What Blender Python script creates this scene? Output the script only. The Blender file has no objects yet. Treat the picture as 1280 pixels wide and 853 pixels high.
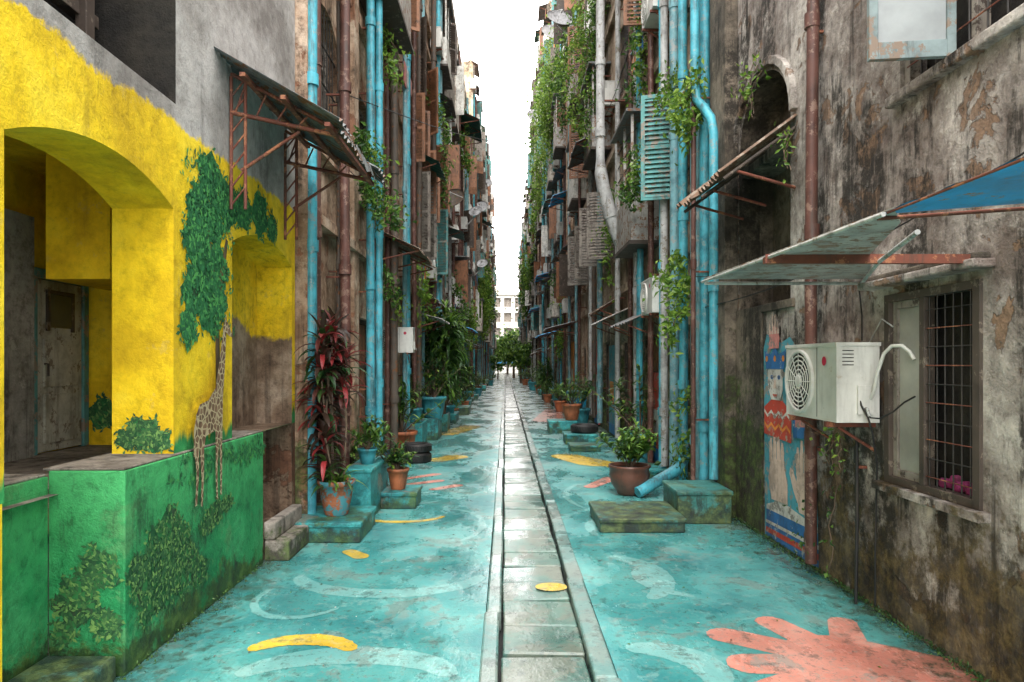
import bpy, math, random
from mathutils import Vector, Matrix
random.seed(11)
R=random.random
def U(a,b): return a+(b-a)*random.random()
scene=bpy.context.scene
# ------------------------------------------------------------ node helper
class G:
    def __init__(s,name):
        m=bpy.data.materials.new(name); m.use_nodes=True; s.m=m; s.t=m.node_tree; s.t.nodes.clear()
        s.out=s.n('ShaderNodeOutputMaterial'); s.b=s.n('ShaderNodeBsdfPrincipled'); s.l(s.b.outputs[0],s.out.inputs[0])
        s.geo=s.n('ShaderNodeNewGeometry'); s.P=s.geo.outputs['Position']
    def n(s,t): return s.t.nodes.new(t)
    def l(s,a,b): s.t.links.new(a,b)
    def put(s,i,v):
        if isinstance(v,bpy.types.NodeSocket): s.l(v,i)
        elif isinstance(v,(tuple,list)):
            i.default_value = tuple(v)+(1,) if (len(v)==3 and len(i.default_value)==4) else tuple(v)
        else: i.default_value=v
    def sc(s,v,vec=None):
        k=s.n('ShaderNodeVectorMath'); k.operation='MULTIPLY'; s.put(k.inputs[0],vec or s.P); k.inputs[1].default_value=v; return k.outputs[0]
    def noise(s,scale,detail=6,rough=.6,vec=None,dist=0):
        k=s.n('ShaderNodeTexNoise'); s.put(k.inputs['Vector'],vec or s.P)
        k.inputs['Scale'].default_value=scale; k.inputs['Detail'].default_value=detail; k.inputs['Roughness'].default_value=rough; k.inputs['Distortion'].default_value=dist
        return k.outputs[0]
    def math(s,op,a,b=0.0,clamp=False):
        k=s.n('ShaderNodeMath'); k.operation=op; k.use_clamp=clamp; s.put(k.inputs[0],a); s.put(k.inputs[1],b); return k.outputs[0]
    def mul(s,a,b): return s.math('MULTIPLY',a,b)
    def mix(s,f,a,b,bl='MIX'):
        k=s.n('ShaderNodeMix'); k.data_type='RGBA'; k.blend_type=bl; s.put(k.inputs[0],f); s.put(k.inputs[6],a); s.put(k.inputs[7],b); return k.outputs[2]
    def ramp(s,f,st):
        k=s.n('ShaderNodeValToRGB'); s.put(k.inputs[0],f); e=k.color_ramp.elements
        while len(e)<len(st): e.new(.5)
        for i,(p,c) in enumerate(st): e[i].position=p; e[i].color=tuple(c)+(1,)
        return k.outputs[0]
    def step(s,f,lo,hi):
        k=s.n('ShaderNodeMapRange'); k.interpolation_type='SMOOTHSTEP'; s.put(k.inputs[0],f); k.inputs[1].default_value=lo; k.inputs[2].default_value=hi; return k.outputs[0]
    def xyz(s):
        k=s.n('ShaderNodeSeparateXYZ'); s.l(s.P,k.inputs[0]); return k.outputs
    def bump(s,h,strength=.4,dist=.02):
        k=s.n('ShaderNodeBump'); k.inputs['Strength'].default_value=strength; k.inputs['Distance'].default_value=dist; s.put(k.inputs['Height'],h); s.l(k.outputs[0],s.b.inputs['Normal'])
    def fin(s,col,rough=.8,metal=0,spec=.5):
        s.put(s.b.inputs['Base Color'],col); s.put(s.b.inputs['Roughness'],rough); s.b.inputs['Metallic'].default_value=metal; s.b.inputs['Specular IOR Level'].default_value=spec
        return s.m

def wall_mat(name,cols,mould=.5,mcol=(.020,.017,.013),moss=0,moss_h=1.2,mosscol=(.035,.055,.012),patch=None,pth=.56,rough=.88,bump=.5,paint=None,light=.35,grain=.75):
    g=G(name); n1=g.noise(1.1,8,.70); n2=g.noise(11,6,.75); n3=g.noise(60,3,.7)
    base=g.ramp(n1,[(.39,cols[0]),(.5,cols[1]),(.61,cols[2])])
    if paint: base=paint(g,base,n1,n2)
    pm=None
    if patch:
        pm=g.step(g.noise(2.3,8,.66,dist=.4),pth,pth+.02)
        base=g.mix(g.mul(pm,.85),base,patch)
    if light>0:
        lb=g.step(g.noise(3.4,8,.75),.55,.64); base=g.mix(g.mul(lb,light),base,tuple(min(.8,c*1.55) for c in cols[2]))
    base=g.mix(grain,base,g.ramp(n2,[(.34,(.35,.33,.31)),(.47,(.9,.9,.9)),(.7,(1.3,1.28,1.25))]),'MULTIPLY')
    st=g.noise(1.7,7,.74,vec=g.sc((1.6,1.6,.22)))
    big=g.noise(.6,5,.6)
    th=.585-.12*mould
    mm=g.step(g.math('ADD',g.mul(st,.55),g.mul(big,.45)),th,th+.05)
    fine=g.step(g.noise(7,8,.78),.38,.56)
    k=min(.92,.25+mould*1.1)
    base=g.mix(g.mul(g.mul(mm,fine),k),base,mcol)
    dr=g.mul(g.step(g.noise(1.0,6,.7,vec=g.sc((8,8,.4))),.53,.66),g.step(g.noise(.8,4,.6),.44,.58))
    base=g.mix(g.mul(dr,min(.85,.15+mould*.9)),base,mcol)
    spk=g.step(g.noise(24,6,.8),.60,.68)
    base=g.mix(g.mul(spk,.5*mould+.12),base,mcol)
    if moss>0:
        z=g.xyz()[2]
        h=g.math('SUBTRACT',1.0,g.math('DIVIDE',z,moss_h))
        f=g.step(g.math('ADD',g.mul(h,.42),g.noise(3.2,8,.74)),.78-.14*moss,.90-.12*moss)
        base=g.mix(g.mul(f,.85),base,g.ramp(g.noise(6,7,.75),[(.40,mcol),(.5,mosscol),(.62,tuple(min(1,c*2.6) for c in mosscol))]))
    hh=g.math('ADD',g.mul(n1,1.2),g.math('ADD',g.mul(n2,.8),g.mul(n3,.3)))
    if pm is not None: hh=g.math('SUBTRACT',hh,g.mul(pm,.6))
    g.bump(hh,bump,.03)
    return g.fin(base,rough,0,.3)

def paint_mat(name,c,rough=.5,metal=0,chip=None,chipth=.6,var=.35,bump=.15,spec=.4,streak=.6):
    g=G(name); n=g.noise(4,7,.7)
    d=tuple(x*(1-var) for x in c); l=tuple(min(1,x*(1+var*.6)) for x in c)
    col=g.ramp(n,[(.38,d),(.5,c),(.62,l)])
    st=g.step(g.noise(3,6,.7,vec=g.sc((4,4,.5))),.50,.66)
    col=g.mix(g.mul(st,streak),col,(.05,.04,.03))
    if chip: col=g.mix(g.step(g.noise(9,7,.74),chipth-.03,chipth),col,chip)
    g.bump(g.noise(30,4,.7),bump,.01)
    return g.fin(col,g.ramp(n,[(.3,(rough*.8,)*3),(.7,(min(1,rough*1.3),)*3)]),metal,spec)

def leaf_mat(name,dark,mid,light,rough=.45):
    g=G(name); r=g.geo.outputs['Random Per Island']
    col=g.ramp(r,[(0,dark),(.5,mid),(1,light)])
    g.put(g.b.inputs['Base Color'],col); g.b.inputs['Roughness'].default_value=rough
    tr=g.n('ShaderNodeBsdfTranslucent'); g.put(tr.inputs[0],col)
    ms=g.n('ShaderNodeMixShader'); ms.inputs[0].default_value=.3; g.l(g.b.outputs[0],ms.inputs[1]); g.l(tr.outputs[0],ms.inputs[2]); g.l(ms.outputs[0],g.out.inputs[0])
    return g.m
def mural_leaf_mat(name,dark,mid,light):
    g=G(name); r=g.geo.outputs['Random Per Island']
    col=g.ramp(r,[(0,dark),(.55,mid),(1,light)]); col=g.mix(g.mul(g.step(g.noise(9,7,.75),.50,.6),.5),col,mid)
    g.bump(g.noise(30,4,.7),.3,.01)
    return g.fin(col,.75)

def pave_mat(name,cols,wear=.56,wearcol=(.22,.25,.22),chalk=(.30,.50,.46)):
    g=G(name); n1=g.noise(1.0,8,.7); n2=g.noise(8,8,.76); n3=g.noise(50,4,.7)
    base=g.ramp(n1,[(.38,cols[0]),(.5,cols[1]),(.62,cols[2])])
    ck=g.step(g.noise(4.5,8,.76,dist=.3),.53,.63); base=g.mix(g.mul(ck,.42),base,chalk)
    w=g.step(g.noise(2.0,9,.74,dist=.5),wear,wear+.04)
    w2=g.step(g.noise(18,6,.78),.54,.62)
    base=g.mix(g.mul(w,.55),base,wearcol)
    base=g.mix(g.mul(w2,.42),base,wearcol)
    base=g.mix(g.mul(g.step(n2,.51,.63),.6),base,(.022,.05,.045))
    base=g.mix(g.mul(g.step(g.noise(38,4,.8),.60,.68),.7),base,(.02,.03,.025))
    x,y,z=g.xyz()
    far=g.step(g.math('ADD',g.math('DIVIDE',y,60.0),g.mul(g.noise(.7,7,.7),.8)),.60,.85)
    base=g.mix(g.mul(far,.6),base,(.32,.29,.27))  # pales distant ground: bright sky reflection put into the base colour
    edge=g.math('ADD',g.math('ABSOLUTE',g.math('SUBTRACT',x,.24)),g.mul(g.math('SUBTRACT',n2,.5),1.8))
    em=g.step(edge,1.95,2.5)
    base=g.mix(g.mul(em,.75),base,(.035,.042,.02))
    wet=g.step(g.noise(1.3,6,.66,vec=g.sc((1,.5,1))),.41,.57)
    dry=g.math('SUBTRACT',1.0,wet)
    rough=g.math('ADD',g.mul(dry,.26),g.math('ADD',.08,g.mul(n2,.14)))
    base=g.mix(g.mul(wet,.22),base,(.0,.03,.03))
    amp=g.math('ADD',.28,g.mul(dry,.72))
    g.bump(g.mul(amp,g.math('ADD',g.mul(n2,1.0),g.mul(n3,.6))),.36,.012)
    g.b.inputs['Coat Weight'].default_value=.2; g.b.inputs['Coat Roughness'].default_value=.15
    return g.fin(base,rough,0,.7)

def glass_mat(name,c,rough=.12):
    g=G(name); n=g.noise(2,6,.6); col=g.ramp(n,[(.35,tuple(x*.6 for x in c)),(.65,c)])
    return g.fin(col,rough,0,.7)

M={}
YEL=[(.40,(.62,.40,.008)),(.5,(.82,.56,.012)),(.60,(.88,.64,.03))]
def yelpaint(g,n1,n2):
    yel=g.ramp(n1,YEL)
    worn=g.step(g.noise(4,8,.75),.60,.64)
    yel=g.mix(g.mul(worn,.4),yel,(.52,.38,.10))
    gr=g.step(g.noise(1.3,6,.72,vec=g.sc((2,2,.5))),.55,.70)
    return g.mix(g.mul(gr,.3),yel,(.40,.26,.02))
def paintL0(g,base,n1,n2):
    x,y,z=g.xyz()
    zz=g.math('ADD',z,g.mul(g.math('SUBTRACT',g.noise(5,8,.7),.5),.28))
    yel=yelpaint(g,n1,n2)
    f=g.math('SUBTRACT',1.0,g.step(zz,3.31,3.35))
    grn=g.ramp(n1,[(.38,(.02,.18,.05)),(.5,(.04,.31,.09)),(.62,(.12,.40,.12))])
    zg=g.math('ADD',z,g.mul(g.math('SUBTRACT',g.noise(3,4,.6,vec=g.sc((0,2,0))),.5),.5))
    yel=g.mix(g.step(zg,1.22,1.30),grn,yel)
    return g.mix(f,base,yel)
M['L0']=wall_mat('painted_plaster',[(.20,.18,.165),(.33,.31,.29),(.46,.44,.42)],mould=.13,paint=paintL0,bump=.5,light=0,grain=.45)
M['yellow']=wall_mat('yellow_plaster',[(.60,.36,.008),(.74,.48,.012),(.80,.56,.03)],mould=.02,bump=.45,paint=lambda g,b,n1,n2:yelpaint(g,n1,n2),light=0,grain=.35)
def paintB(g,base,n1,n2):
    x,y,z=g.xyz()
    zz=g.math('ADD',g.math('ADD',z,g.mul(y,.32)),g.mul(g.math('SUBTRACT',g.noise(5,8,.7),.5),.3))
    return g.mix(g.step(zz,4.18,4.24),base,yelpaint(g,n1,n2))
M['brickB']=wall_mat('arch_infill',[(.09,.055,.035),(.22,.15,.10),(.40,.31,.23)],mould=.32,paint=paintB,bump=1.0,light=0,grain=.65)
def paintG(g,base,n1,n2):
    z=g.xyz()[2]
    c=g.mix(g.step(g.math('ADD',z,g.mul(g.math('SUBTRACT',n2,.5),.3)),.35,1.15),base,(.06,.36,.12))
    return g.mix(g.mul(g.step(g.noise(2.5,8,.75),.55,.6),.5),c,(.10,.26,.10))
M['green']=wall_mat('green_plaster',[(.012,.15,.05),(.02,.24,.08),(.05,.32,.12)],mould=.28,paint=paintG,moss=.4,moss_h=.5,bump=.5,rough=.55,light=0,grain=.6)
M['R0']=wall_mat('grey_stained_plaster',[(.15,.115,.098),(.32,.28,.25),(.53,.485,.44)],mould=.74,moss=.8,moss_h=1.5,mosscol=(.060,.043,.016),patch=(.23,.135,.08),pth=.565,bump=.95)
M['grey']=wall_mat('grey_plaster',[(.20,.20,.18),(.30,.30,.27),(.40,.39,.36)],mould=.35,bump=.5)
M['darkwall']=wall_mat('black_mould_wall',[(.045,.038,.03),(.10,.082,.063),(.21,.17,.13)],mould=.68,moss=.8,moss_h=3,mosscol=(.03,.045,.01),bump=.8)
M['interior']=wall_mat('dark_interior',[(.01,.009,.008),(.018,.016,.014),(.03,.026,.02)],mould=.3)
M['brick']=wall_mat('rough_brick_infill',[(.10,.06,.035),(.22,.15,.10),(.36,.27,.19)],mould=.45,patch=(.13,.055,.03),pth=.5,bump=1.0)
M['w1']=wall_mat('brown_stained_wall',[(.19,.11,.065),(.37,.25,.17),(.54,.42,.32)],mould=.48,moss=.5,moss_h=2.5,patch=(.26,.115,.065),pth=.56)
M['w2']=wall_mat('ochre_stained_wall',[(.26,.18,.11),(.46,.36,.25),(.62,.54,.42)],mould=.42,moss=.4,moss_h=2.5,patch=(.2,.14,.10))
M['w3']=wall_mat('pale_stained_wall',[(.38,.32,.27),(.58,.53,.46),(.72,.67,.60)],mould=.36,moss=.3,moss_h=2.5,patch=(.30,.22,.17))
M['w4']=wall_mat('mossy_brown_wall',[(.15,.10,.06),(.30,.22,.155),(.48,.39,.30)],mould=.55,moss=.7,moss_h=4,patch=(.38,.30,.21),pth=.57)
M['conc']=wall_mat('concrete',[(.14,.12,.10),(.25,.22,.19),(.36,.32,.28)],mould=.45,moss=.5,moss_h=.6)
M['cream']=wall_mat('cream_wall',[(.5,.48,.43),(.62,.6,.55),(.7,.68,.64)],mould=.1)
M['tealblock']=wall_mat('teal_painted_concrete',[(.02,.15,.16),(.035,.27,.28),(.07,.38,.37)],mould=.42,moss=.5,moss_h=.5,patch=(.19,.20,.16),pth=.57,rough=.4)
M['mossblock']=wall_mat('mossy_concrete',[(.03,.11,.10),(.05,.21,.19),(.14,.24,.18)],mould=.45,moss=.5,moss_h=.7,mosscol=(.05,.060,.018),rough=.4)
M['tealpipe']=paint_mat('teal_pipe_paint',(.065,.34,.42),.4,chip=(.20,.30,.31),chipth=.60,var=.4)
M['tealpipe2']=paint_mat('dusty_teal_pipe_paint',(.16,.34,.38),.5,chip=(.3,.33,.33),chipth=.58)
M['maroon']=paint_mat('maroon_pipe_paint',(.10,.042,.032),.5,chip=(.2,.12,.09),chipth=.58)
M['greypipe']=paint_mat('grey_pipe',(.42,.42,.41),.5,chip=(.2,.17,.13))
M['darkpipe']=paint_mat('rusty_dark_pipe',(.09,.07,.055),.6,chip=(.16,.06,.02))
M['rust']=paint_mat('rusted_iron',(.15,.045,.028),.7,chip=(.30,.12,.06),chipth=.57)
M['sheet']=paint_mat('old_zinc_sheet',(.13,.14,.14),.5,metal=.2,chip=(.15,.07,.035),chipth=.57)
M['zinc']=paint_mat('light_zinc_sheet',(.40,.385,.36),.5,metal=.2,chip=(.22,.12,.07),chipth=.56)
M['rustsheet']=paint_mat('rusty_corrugated_sheet',(.15,.085,.05),.7,chip=(.24,.19,.145),chipth=.55)
M['bluesheet']=paint_mat('blue_painted_sheet',(.03,.32,.64),.5,chip=(.35,.18,.09),chipth=.61,streak=.25,var=.2)
M['greensheet']=paint_mat('dark_green_sheet',(.02,.09,.07),.5)
M['brownwood']=paint_mat('brown_shutter_wood',(.26,.12,.065),.6,chip=(.1,.06,.04))
M['greywood']=paint_mat('weathered_grey_wood',(.24,.21,.18),.7,chip=(.08,.06,.05),chipth=.58)
M['doorwood']=paint_mat('pale_door_wood',(.42,.42,.35),.7,chip=(.2,.17,.13),chipth=.58,streak=.4)
M['darkwood']=paint_mat('dark_window_wood',(.065,.048,.038),.6,chip=(.16,.13,.1))
M['tealwood']=paint_mat('teal_wood',(.10,.29,.28),.6,chip=(.26,.22,.18),chipth=.56)
M['sashwood']=paint_mat('sash_frame_paint',(.20,.25,.25),.6,chip=(.22,.16,.12),chipth=.55)
M['whitewood']=paint_mat('white_wood',(.58,.57,.53),.6,chip=(.25,.2,.15))
M['bluewood']=paint_mat('blue_door_paint',(.03,.17,.40),.5)
M['redpaint']=paint_mat('red_paint',(.42,.05,.03),.6,chip=(.3,.25,.2),chipth=.60,streak=.3)
M['orangepaint']=paint_mat('orange_paint',(.6,.2,.03),.5)
M['acwhite']=paint_mat('ac_casing',(.60,.59,.55),.4,chip=(.45,.40,.33),chipth=.66,var=.12,streak=.15)
M['black']=paint_mat('black_rubber',(.014,.014,.014),.55)
M['iron']=paint_mat('black_iron_bar',(.03,.026,.024),.5)
M['terracotta']=paint_mat('terracotta',(.32,.11,.05),.75,chip=(.06,.24,.28),chipth=.53)
M['orangepot']=paint_mat('orange_pot',(.38,.12,.05),.6)
M['brownpot']=paint_mat('glazed_brown_pot',(.11,.045,.03),.35)
M['tealpot']=paint_mat('teal_pot',(.04,.24,.28),.5)
M['soil']=paint_mat('soil',(.03,.02,.012),.95)
M['bark']=paint_mat('bark',(.13,.09,.06),.9,bump=.6)
M['dish']=paint_mat('dish_grey',(.33,.33,.34),.5)
M['binblue']=paint_mat('blue_bin_plastic',(.02,.27,.42),.35)
M['glassdark']=glass_mat('dark_glass',(.05,.06,.06))
M['glassfrost']=glass_mat('frosted_glass',(.40,.39,.34),.45)
M['glassmilky']=glass_mat('milky_glass',(.36,.38,.38),.4)
M['sticker']=paint_mat('red_badge',(.5,.02,.06),.4)
M['pinkcloth']=paint_mat('pink_cloth',(.26,.03,.12),.9)
M['leafg']=leaf_mat('leaf_green',(.018,.055,.010),(.05,.13,.02),(.14,.26,.04))
M['leafy']=leaf_mat('leaf_yellowgreen',(.05,.12,.012),(.13,.25,.03),(.28,.40,.06))
M['leafd']=leaf_mat('leaf_dark',(.012,.040,.012),(.028,.085,.02),(.08,.17,.035))
M['leafr']=leaf_mat('leaf_red',(.030,.016,.010),(.060,.032,.022),(.36,.035,.04))
M['mtree']=mural_leaf_mat('mural_tree_paint',(.008,.08,.025),(.02,.16,.05),(.09,.36,.08))
M['mbush']=mural_leaf_mat('mural_bush_paint',(.010,.055,.02),(.03,.12,.035),(.17,.33,.08))
M['mtrunk']=paint_mat('mural_trunk_paint',(.12,.08,.035),.8)
M['mdark']=paint_mat('mural_under_paint',(.012,.09,.03),.8,chip=(.03,.18,.05),chipth=.52)
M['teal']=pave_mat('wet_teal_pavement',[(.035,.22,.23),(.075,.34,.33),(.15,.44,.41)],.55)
M['pale']=pave_mat('wet_pale_teal_paint',[(.14,.40,.39),(.21,.48,.46),(.30,.55,.52)],.55)
M['gyel']=pave_mat('wet_yellow_paint',[(.60,.38,.03),(.74,.51,.05),(.80,.60,.12)],.58,(.30,.34,.22),(.7,.6,.3))
M['coral']=pave_mat('wet_coral_paint',[(.58,.20,.15),(.72,.28,.21),(.78,.39,.31)],.57,(.25,.36,.33),(.75,.5,.42))
M['kerb']=pave_mat('worn_kerb',[(.10,.24,.23),(.17,.29,.27),(.30,.36,.33)],.48)
M['slab']=pave_mat('wet_drain_slab',[(.05,.13,.11),(.11,.21,.17),(.2,.27,.22)],.5,(.20,.18,.14),(.25,.32,.27))
M['asphalt']=wall_mat('asphalt',[(.035,.035,.035),(.05,.05,.05),(.07,.07,.065)],mould=.2)
M['skinpaint']=paint_mat('mural_skin_paint',(.52,.38,.31),.8,chip=(.28,.22,.19),chipth=.60,streak=.35)
M['bluepaint']=paint_mat('mural_blue_paint',(.025,.12,.30),.8,chip=(.3,.32,.32),chipth=.60,streak=.35)
M['tealp']=paint_mat('mural_teal_paint',(.06,.26,.32),.8,chip=(.25,.22,.19),chipth=.56,streak=.35)
M['whitep']=paint_mat('mural_white_paint',(.50,.47,.43),.8,chip=(.2,.18,.16),chipth=.57,streak=.4)
M['pinkp']=paint_mat('mural_pink_paint',(.50,.19,.17),.8,chip=(.2,.18,.16),chipth=.58,streak=.35)
g=G('mural_giraffe_paint'); v=g.n('ShaderNodeTexVoronoi'); v.feature='DISTANCE_TO_EDGE'; v.inputs['Scale'].default_value=20; g.l(g.P,v.inputs['Vector'])
M['giraffe']=g.fin(g.mix(g.step(v.outputs[0],.05,.12),(.42,.34,.20),g.ramp(g.noise(12,5,.6),[(.4,(.10,.05,.025)),(.6,(.20,.11,.06))])),.8)
# ------------------------------------------------------------ mesh builder
class MB:
    def __init__(s): s.v=[];s.f=[];s.m=[];s.sm=[]
    def add(s,vs,fs,m,sm=False):
        o=len(s.v); s.v.extend([tuple(p) for p in vs])
        for f in fs: s.f.append(tuple(i+o for i in f)); s.m.append(m); s.sm.append(sm)
    def quad(s,a,b,c,d,m): s.add([a,b,c,d],[(0,1,2,3)],m)
    def poly(s,pts,m): s.add(pts,[tuple(range(len(pts)))],m)
    def box(s,x0,x1,y0,y1,z0,z1,m):
        v=[(x0,y0,z0),(x1,y0,z0),(x1,y1,z0),(x0,y1,z0),(x0,y0,z1),(x1,y0,z1),(x1,y1,z1),(x0,y1,z1)]
        s.add(v,[(0,3,2,1),(4,5,6,7),(0,1,5,4),(1,2,6,5),(2,3,7,6),(3,0,4,7)],m)
    def obox(s,c,size,rot,m):
        a,b,d=[k/2 for k in size]; c=Vector(c)
        v=[c+rot@Vector(p) for p in [(-a,-b,-d),(a,-b,-d),(a,b,-d),(-a,b,-d),(-a,-b,d),(a,-b,d),(a,b,d),(-a,b,d)]]
        s.add(v,[(0,3,2,1),(4,5,6,7),(0,1,5,4),(1,2,6,5),(2,3,7,6),(3,0,4,7)],m)
    def tube(s,pts,r,m,seg=10,cap=True):
        pts=[Vector(p) for p in pts]; n=len(pts); rs=r if isinstance(r,(list,tuple)) else [r]*n
        t=(pts[1]-pts[0]).normalized(); u=Vector((1,0,0)) if abs(t.x)<.8 else Vector((0,1,0))
        vs=[]
        for i in range(n):
            t=(pts[min(i+1,n-1)]-pts[max(i-1,0)]).normalized()
            u=(u-t*u.dot(t)).normalized(); w=t.cross(u)
            for k in range(seg):
                a=2*math.pi*k/seg; vs.append(pts[i]+(u*math.cos(a)+w*math.sin(a))*rs[i])
        fs=[(i*seg+k,i*seg+(k+1)%seg,(i+1)*seg+(k+1)%seg,(i+1)*seg+k) for i in range(n-1) for k in range(seg)]
        s.add(vs,fs,m,True)
        if cap:
            s.add(vs[:seg],[tuple(range(seg))[::-1]],m); s.add(vs[-seg:],[tuple(range(seg))],m)
    def lathe(s,c,prof,m,seg=24,rot=None):
        vs=[];c=Vector(c)
        for r,z in prof:
            for k in range(seg):
                a=2*math.pi*k/seg; p=Vector((r*math.cos(a),r*math.sin(a),z)); vs.append(c+(rot@p if rot else p))
        fs=[(i*seg+k,i*seg+(k+1)%seg,(i+1)*seg+(k+1)%seg,(i+1)*seg+k) for i in range(len(prof)-1) for k in range(seg)]
        s.add(vs,fs,m,True)
    def corr(s,a,b,c,d,m,waves=10,amp=.02,per=6,jg=.03):
        a,b,c,d=map(Vector,(a,b,c,d)); n=waves*per; nor=(b-a).cross(d-a).normalized(); vs=[]; j=0; sag=0
        for i in range(n+1):
            t=i/n
            if i%(per*3)==0: j=U(-jg,jg); sag=U(-.4,.4)*jg
            o=nor*(math.sin(t*waves*2*math.pi)*amp+sag)
            jag=(d-a).normalized()*j
            vs+= [a.lerp(b,t)+o, a.lerp(b,t).lerp(d.lerp(c,t),.5)+o*1.0, d.lerp(c,t)+o+jag]
        s.add(vs,[(3*i+j,3*i+3+j,3*i+4+j,3*i+1+j) for i in range(n) for j in (0,1)],m,True)
    def strap(s,p,yaw,L,W,el,droop,m,seg=6):
        p=Vector(p); hd=Vector((math.cos(yaw),math.sin(yaw),0)); sd=Vector((-math.sin(yaw),math.cos(yaw),0)); vs=[]; q=p.copy(); e=el
        for i in range(seg+1):
            t=i/seg; w=W*.5*math.sin(math.pi*min(1,.12+t*.88))**.7*(1 if t<1 else 0)+.001
            up=Vector((-hd.x*math.sin(e),-hd.y*math.sin(e),math.cos(e)))
            vs+=[q-sd*w+up*w*.35,q,q+sd*w+up*w*.35]
            q=q+(hd*math.cos(e)+Vector((0,0,math.sin(e))))*(L/seg); e-=droop/seg
        s.add(vs,[(3*i+j,3*i+1+j,3*i+4+j,3*i+3+j) for i in range(seg) for j in (0,1)],m,True)
    def leaf(s,c,L,W,m,down=0.3,face=None):
        u=Vector((U(-1,1),U(-1,1),U(-1,.7)-down)).normalized(); w=Vector((U(-1,1),U(-1,1),U(-.5,.5)))
        if face is not None: w=w*.6+face.cross(u)
        w=(w-u*w.dot(u)).normalized(); n=u.cross(w)*W*.25; c=Vector(c)
        s.add([c,c+u*L*.45+w*W*.5+n,c+u*L,c+u*L*.45-w*W*.5+n],[(0,1,2),(0,2,3)],m)
def build(name,mb,parent=None,bevel=0,loc=None,rot=None):
    me=bpy.data.meshes.new(name); me.from_pydata(mb.v,[],mb.f)
    ms=[]
    for k in mb.m:
        if k not in ms: ms.append(k)
    ix={k:i for i,k in enumerate(ms)}
    for k in ms: me.materials.append(M[k])
    me.polygons.foreach_set('material_index',[ix[k] for k in mb.m]); me.polygons.foreach_set('use_smooth',mb.sm); me.update()
    o=bpy.data.objects.new(name,me); scene.collection.objects.link(o)
    if parent: o.parent=parent
    if bevel:
        b=o.modifiers.new('bevel','BEVEL'); b.width=bevel; b.segments=2; b.limit_method='ANGLE'; b.angle_limit=math.radians(50)
    if loc: o.location=loc
    if rot is not None: o.rotation_euler=(0,0,rot)
    return o
def empty(name):
    e=bpy.data.objects.new(name,None); scene.collection.objects.link(e); return e
def inst(o,loc,rot=0,s=1,parent=None):
    c=o.copy(); scene.collection.objects.link(c); c.location=loc; c.rotation_euler=(0,0,rot); c.scale=(s,s,s)
    return c
# ------------------------------------------------------------ facade
def facade(mb,side,X,y0,y1,z0,z1,ops,m):
    ys=sorted({y0,y1}|{min(max(v,y0),y1) for o in ops for v in o[:2]}); zs=sorted({z0,z1}|{min(max(v,z0),z1) for o in ops for v in o[2:4]})
    for i in range(len(ys)-1):
        for j in range(len(zs)-1):
            yc=(ys[i]+ys[i+1])/2; zc=(zs[j]+zs[j+1])/2
            if any(o[0]<yc<o[1] and o[2]<zc<o[3] for o in ops): continue
            mb.quad((X,ys[i],zs[j]),(X,ys[i+1],zs[j]),(X,ys[i+1],zs[j+1]),(X,ys[i],zs[j+1]),m)
    for o in ops:
        a,b,c,d,dep,rise,mr,mk=o[:8]; xi=X+side*dep
        if rise>0:
            w=b-a; Rr=(w*w/4+rise*rise)/(2*rise); n=16; yc=(a+b)/2
            cv=[(a+w*i/n, d-Rr+math.sqrt(max(0,Rr*Rr-(a+w*i/n-yc)**2))) for i in range(n+1)]
            for i in range(n):
                (p,q),(r,t)=cv[i],cv[i+1]
                mb.quad((X,p,q),(X,r,t),(X,r,d),(X,p,d),m)
                mb.quad((X,p,q),(X,r,t),(xi,r,t),(xi,p,q),mr)
        else: mb.quad((X,a,d),(X,b,d),(xi,b,d),(xi,a,d),mr)
        sp=d-rise
        mb.quad((X,a,c),(X,a,sp),(xi,a,sp),(xi,a,c),mr); mb.quad((X,b,c),(X,b,sp),(xi,b,sp),(xi,b,c),mr)
        if len(o)<9: mb.quad((X,a,c),(X,b,c),(xi,b,c),(xi,a,c),mr)
        if mk: mb.quad((xi,a,c),(xi,b,c),(xi,b,d),(xi,a,d),mk)
def shell(mb,side,X,y0,y1,H,m,D=7,z0=0):
    X2=X+side*D
    mb.quad((X,y0,z0),(X2,y0,z0),(X2,y0,H),(X,y0,H),m); mb.quad((X,y1,z0),(X2,y1,z0),(X2,y1,H),(X,y1,H),m)
    mb.quad((X2,y0,z0),(X2,y1,z0),(X2,y1,H),(X2,y0,H),m); mb.quad((X,y0,H-.3),(X,y1,H-.3),(X2,y1,H-.3),(X2,y0,H-.3),m)
def panel(mb,p,d,w,h,t,m,louv=False):
    d=Vector(d).normalized(); nrm=Vector((-d.y,d.x,0)); rot=Matrix((d,nrm,Vector((0,0,1)))).transposed(); p=Vector(p)
    if not louv:
        mb.obox(p+d*w/2+Vector((0,0,h/2)),(w,t,h),rot,m)
        mb.obox(p+d*w/2+Vector((0,0,h/2)),(w*.72,t*1.5,h*.40),rot,m); return
    f=.06
    for q,sz in [((f/2,h/2),(f,t,h)),((w-f/2,h/2),(f,t,h)),((w/2,f/2),(w-2*f,t,f)),((w/2,h-f/2),(w-2*f,t,f)),((w/2,h/2),(w-2*f,t,f))]:
        mb.obox(p+d*q[0]+Vector((0,0,q[1])),sz,rot,m)
    n=int(h/.07)
    tilt=rot@Matrix.Rotation(math.radians(35),3,'X')
    for i in range(1,n): mb.obox(p+d*w/2+Vector((0,0,i*h/n)),(w-2*f,.008,.075),tilt,m)
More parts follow.
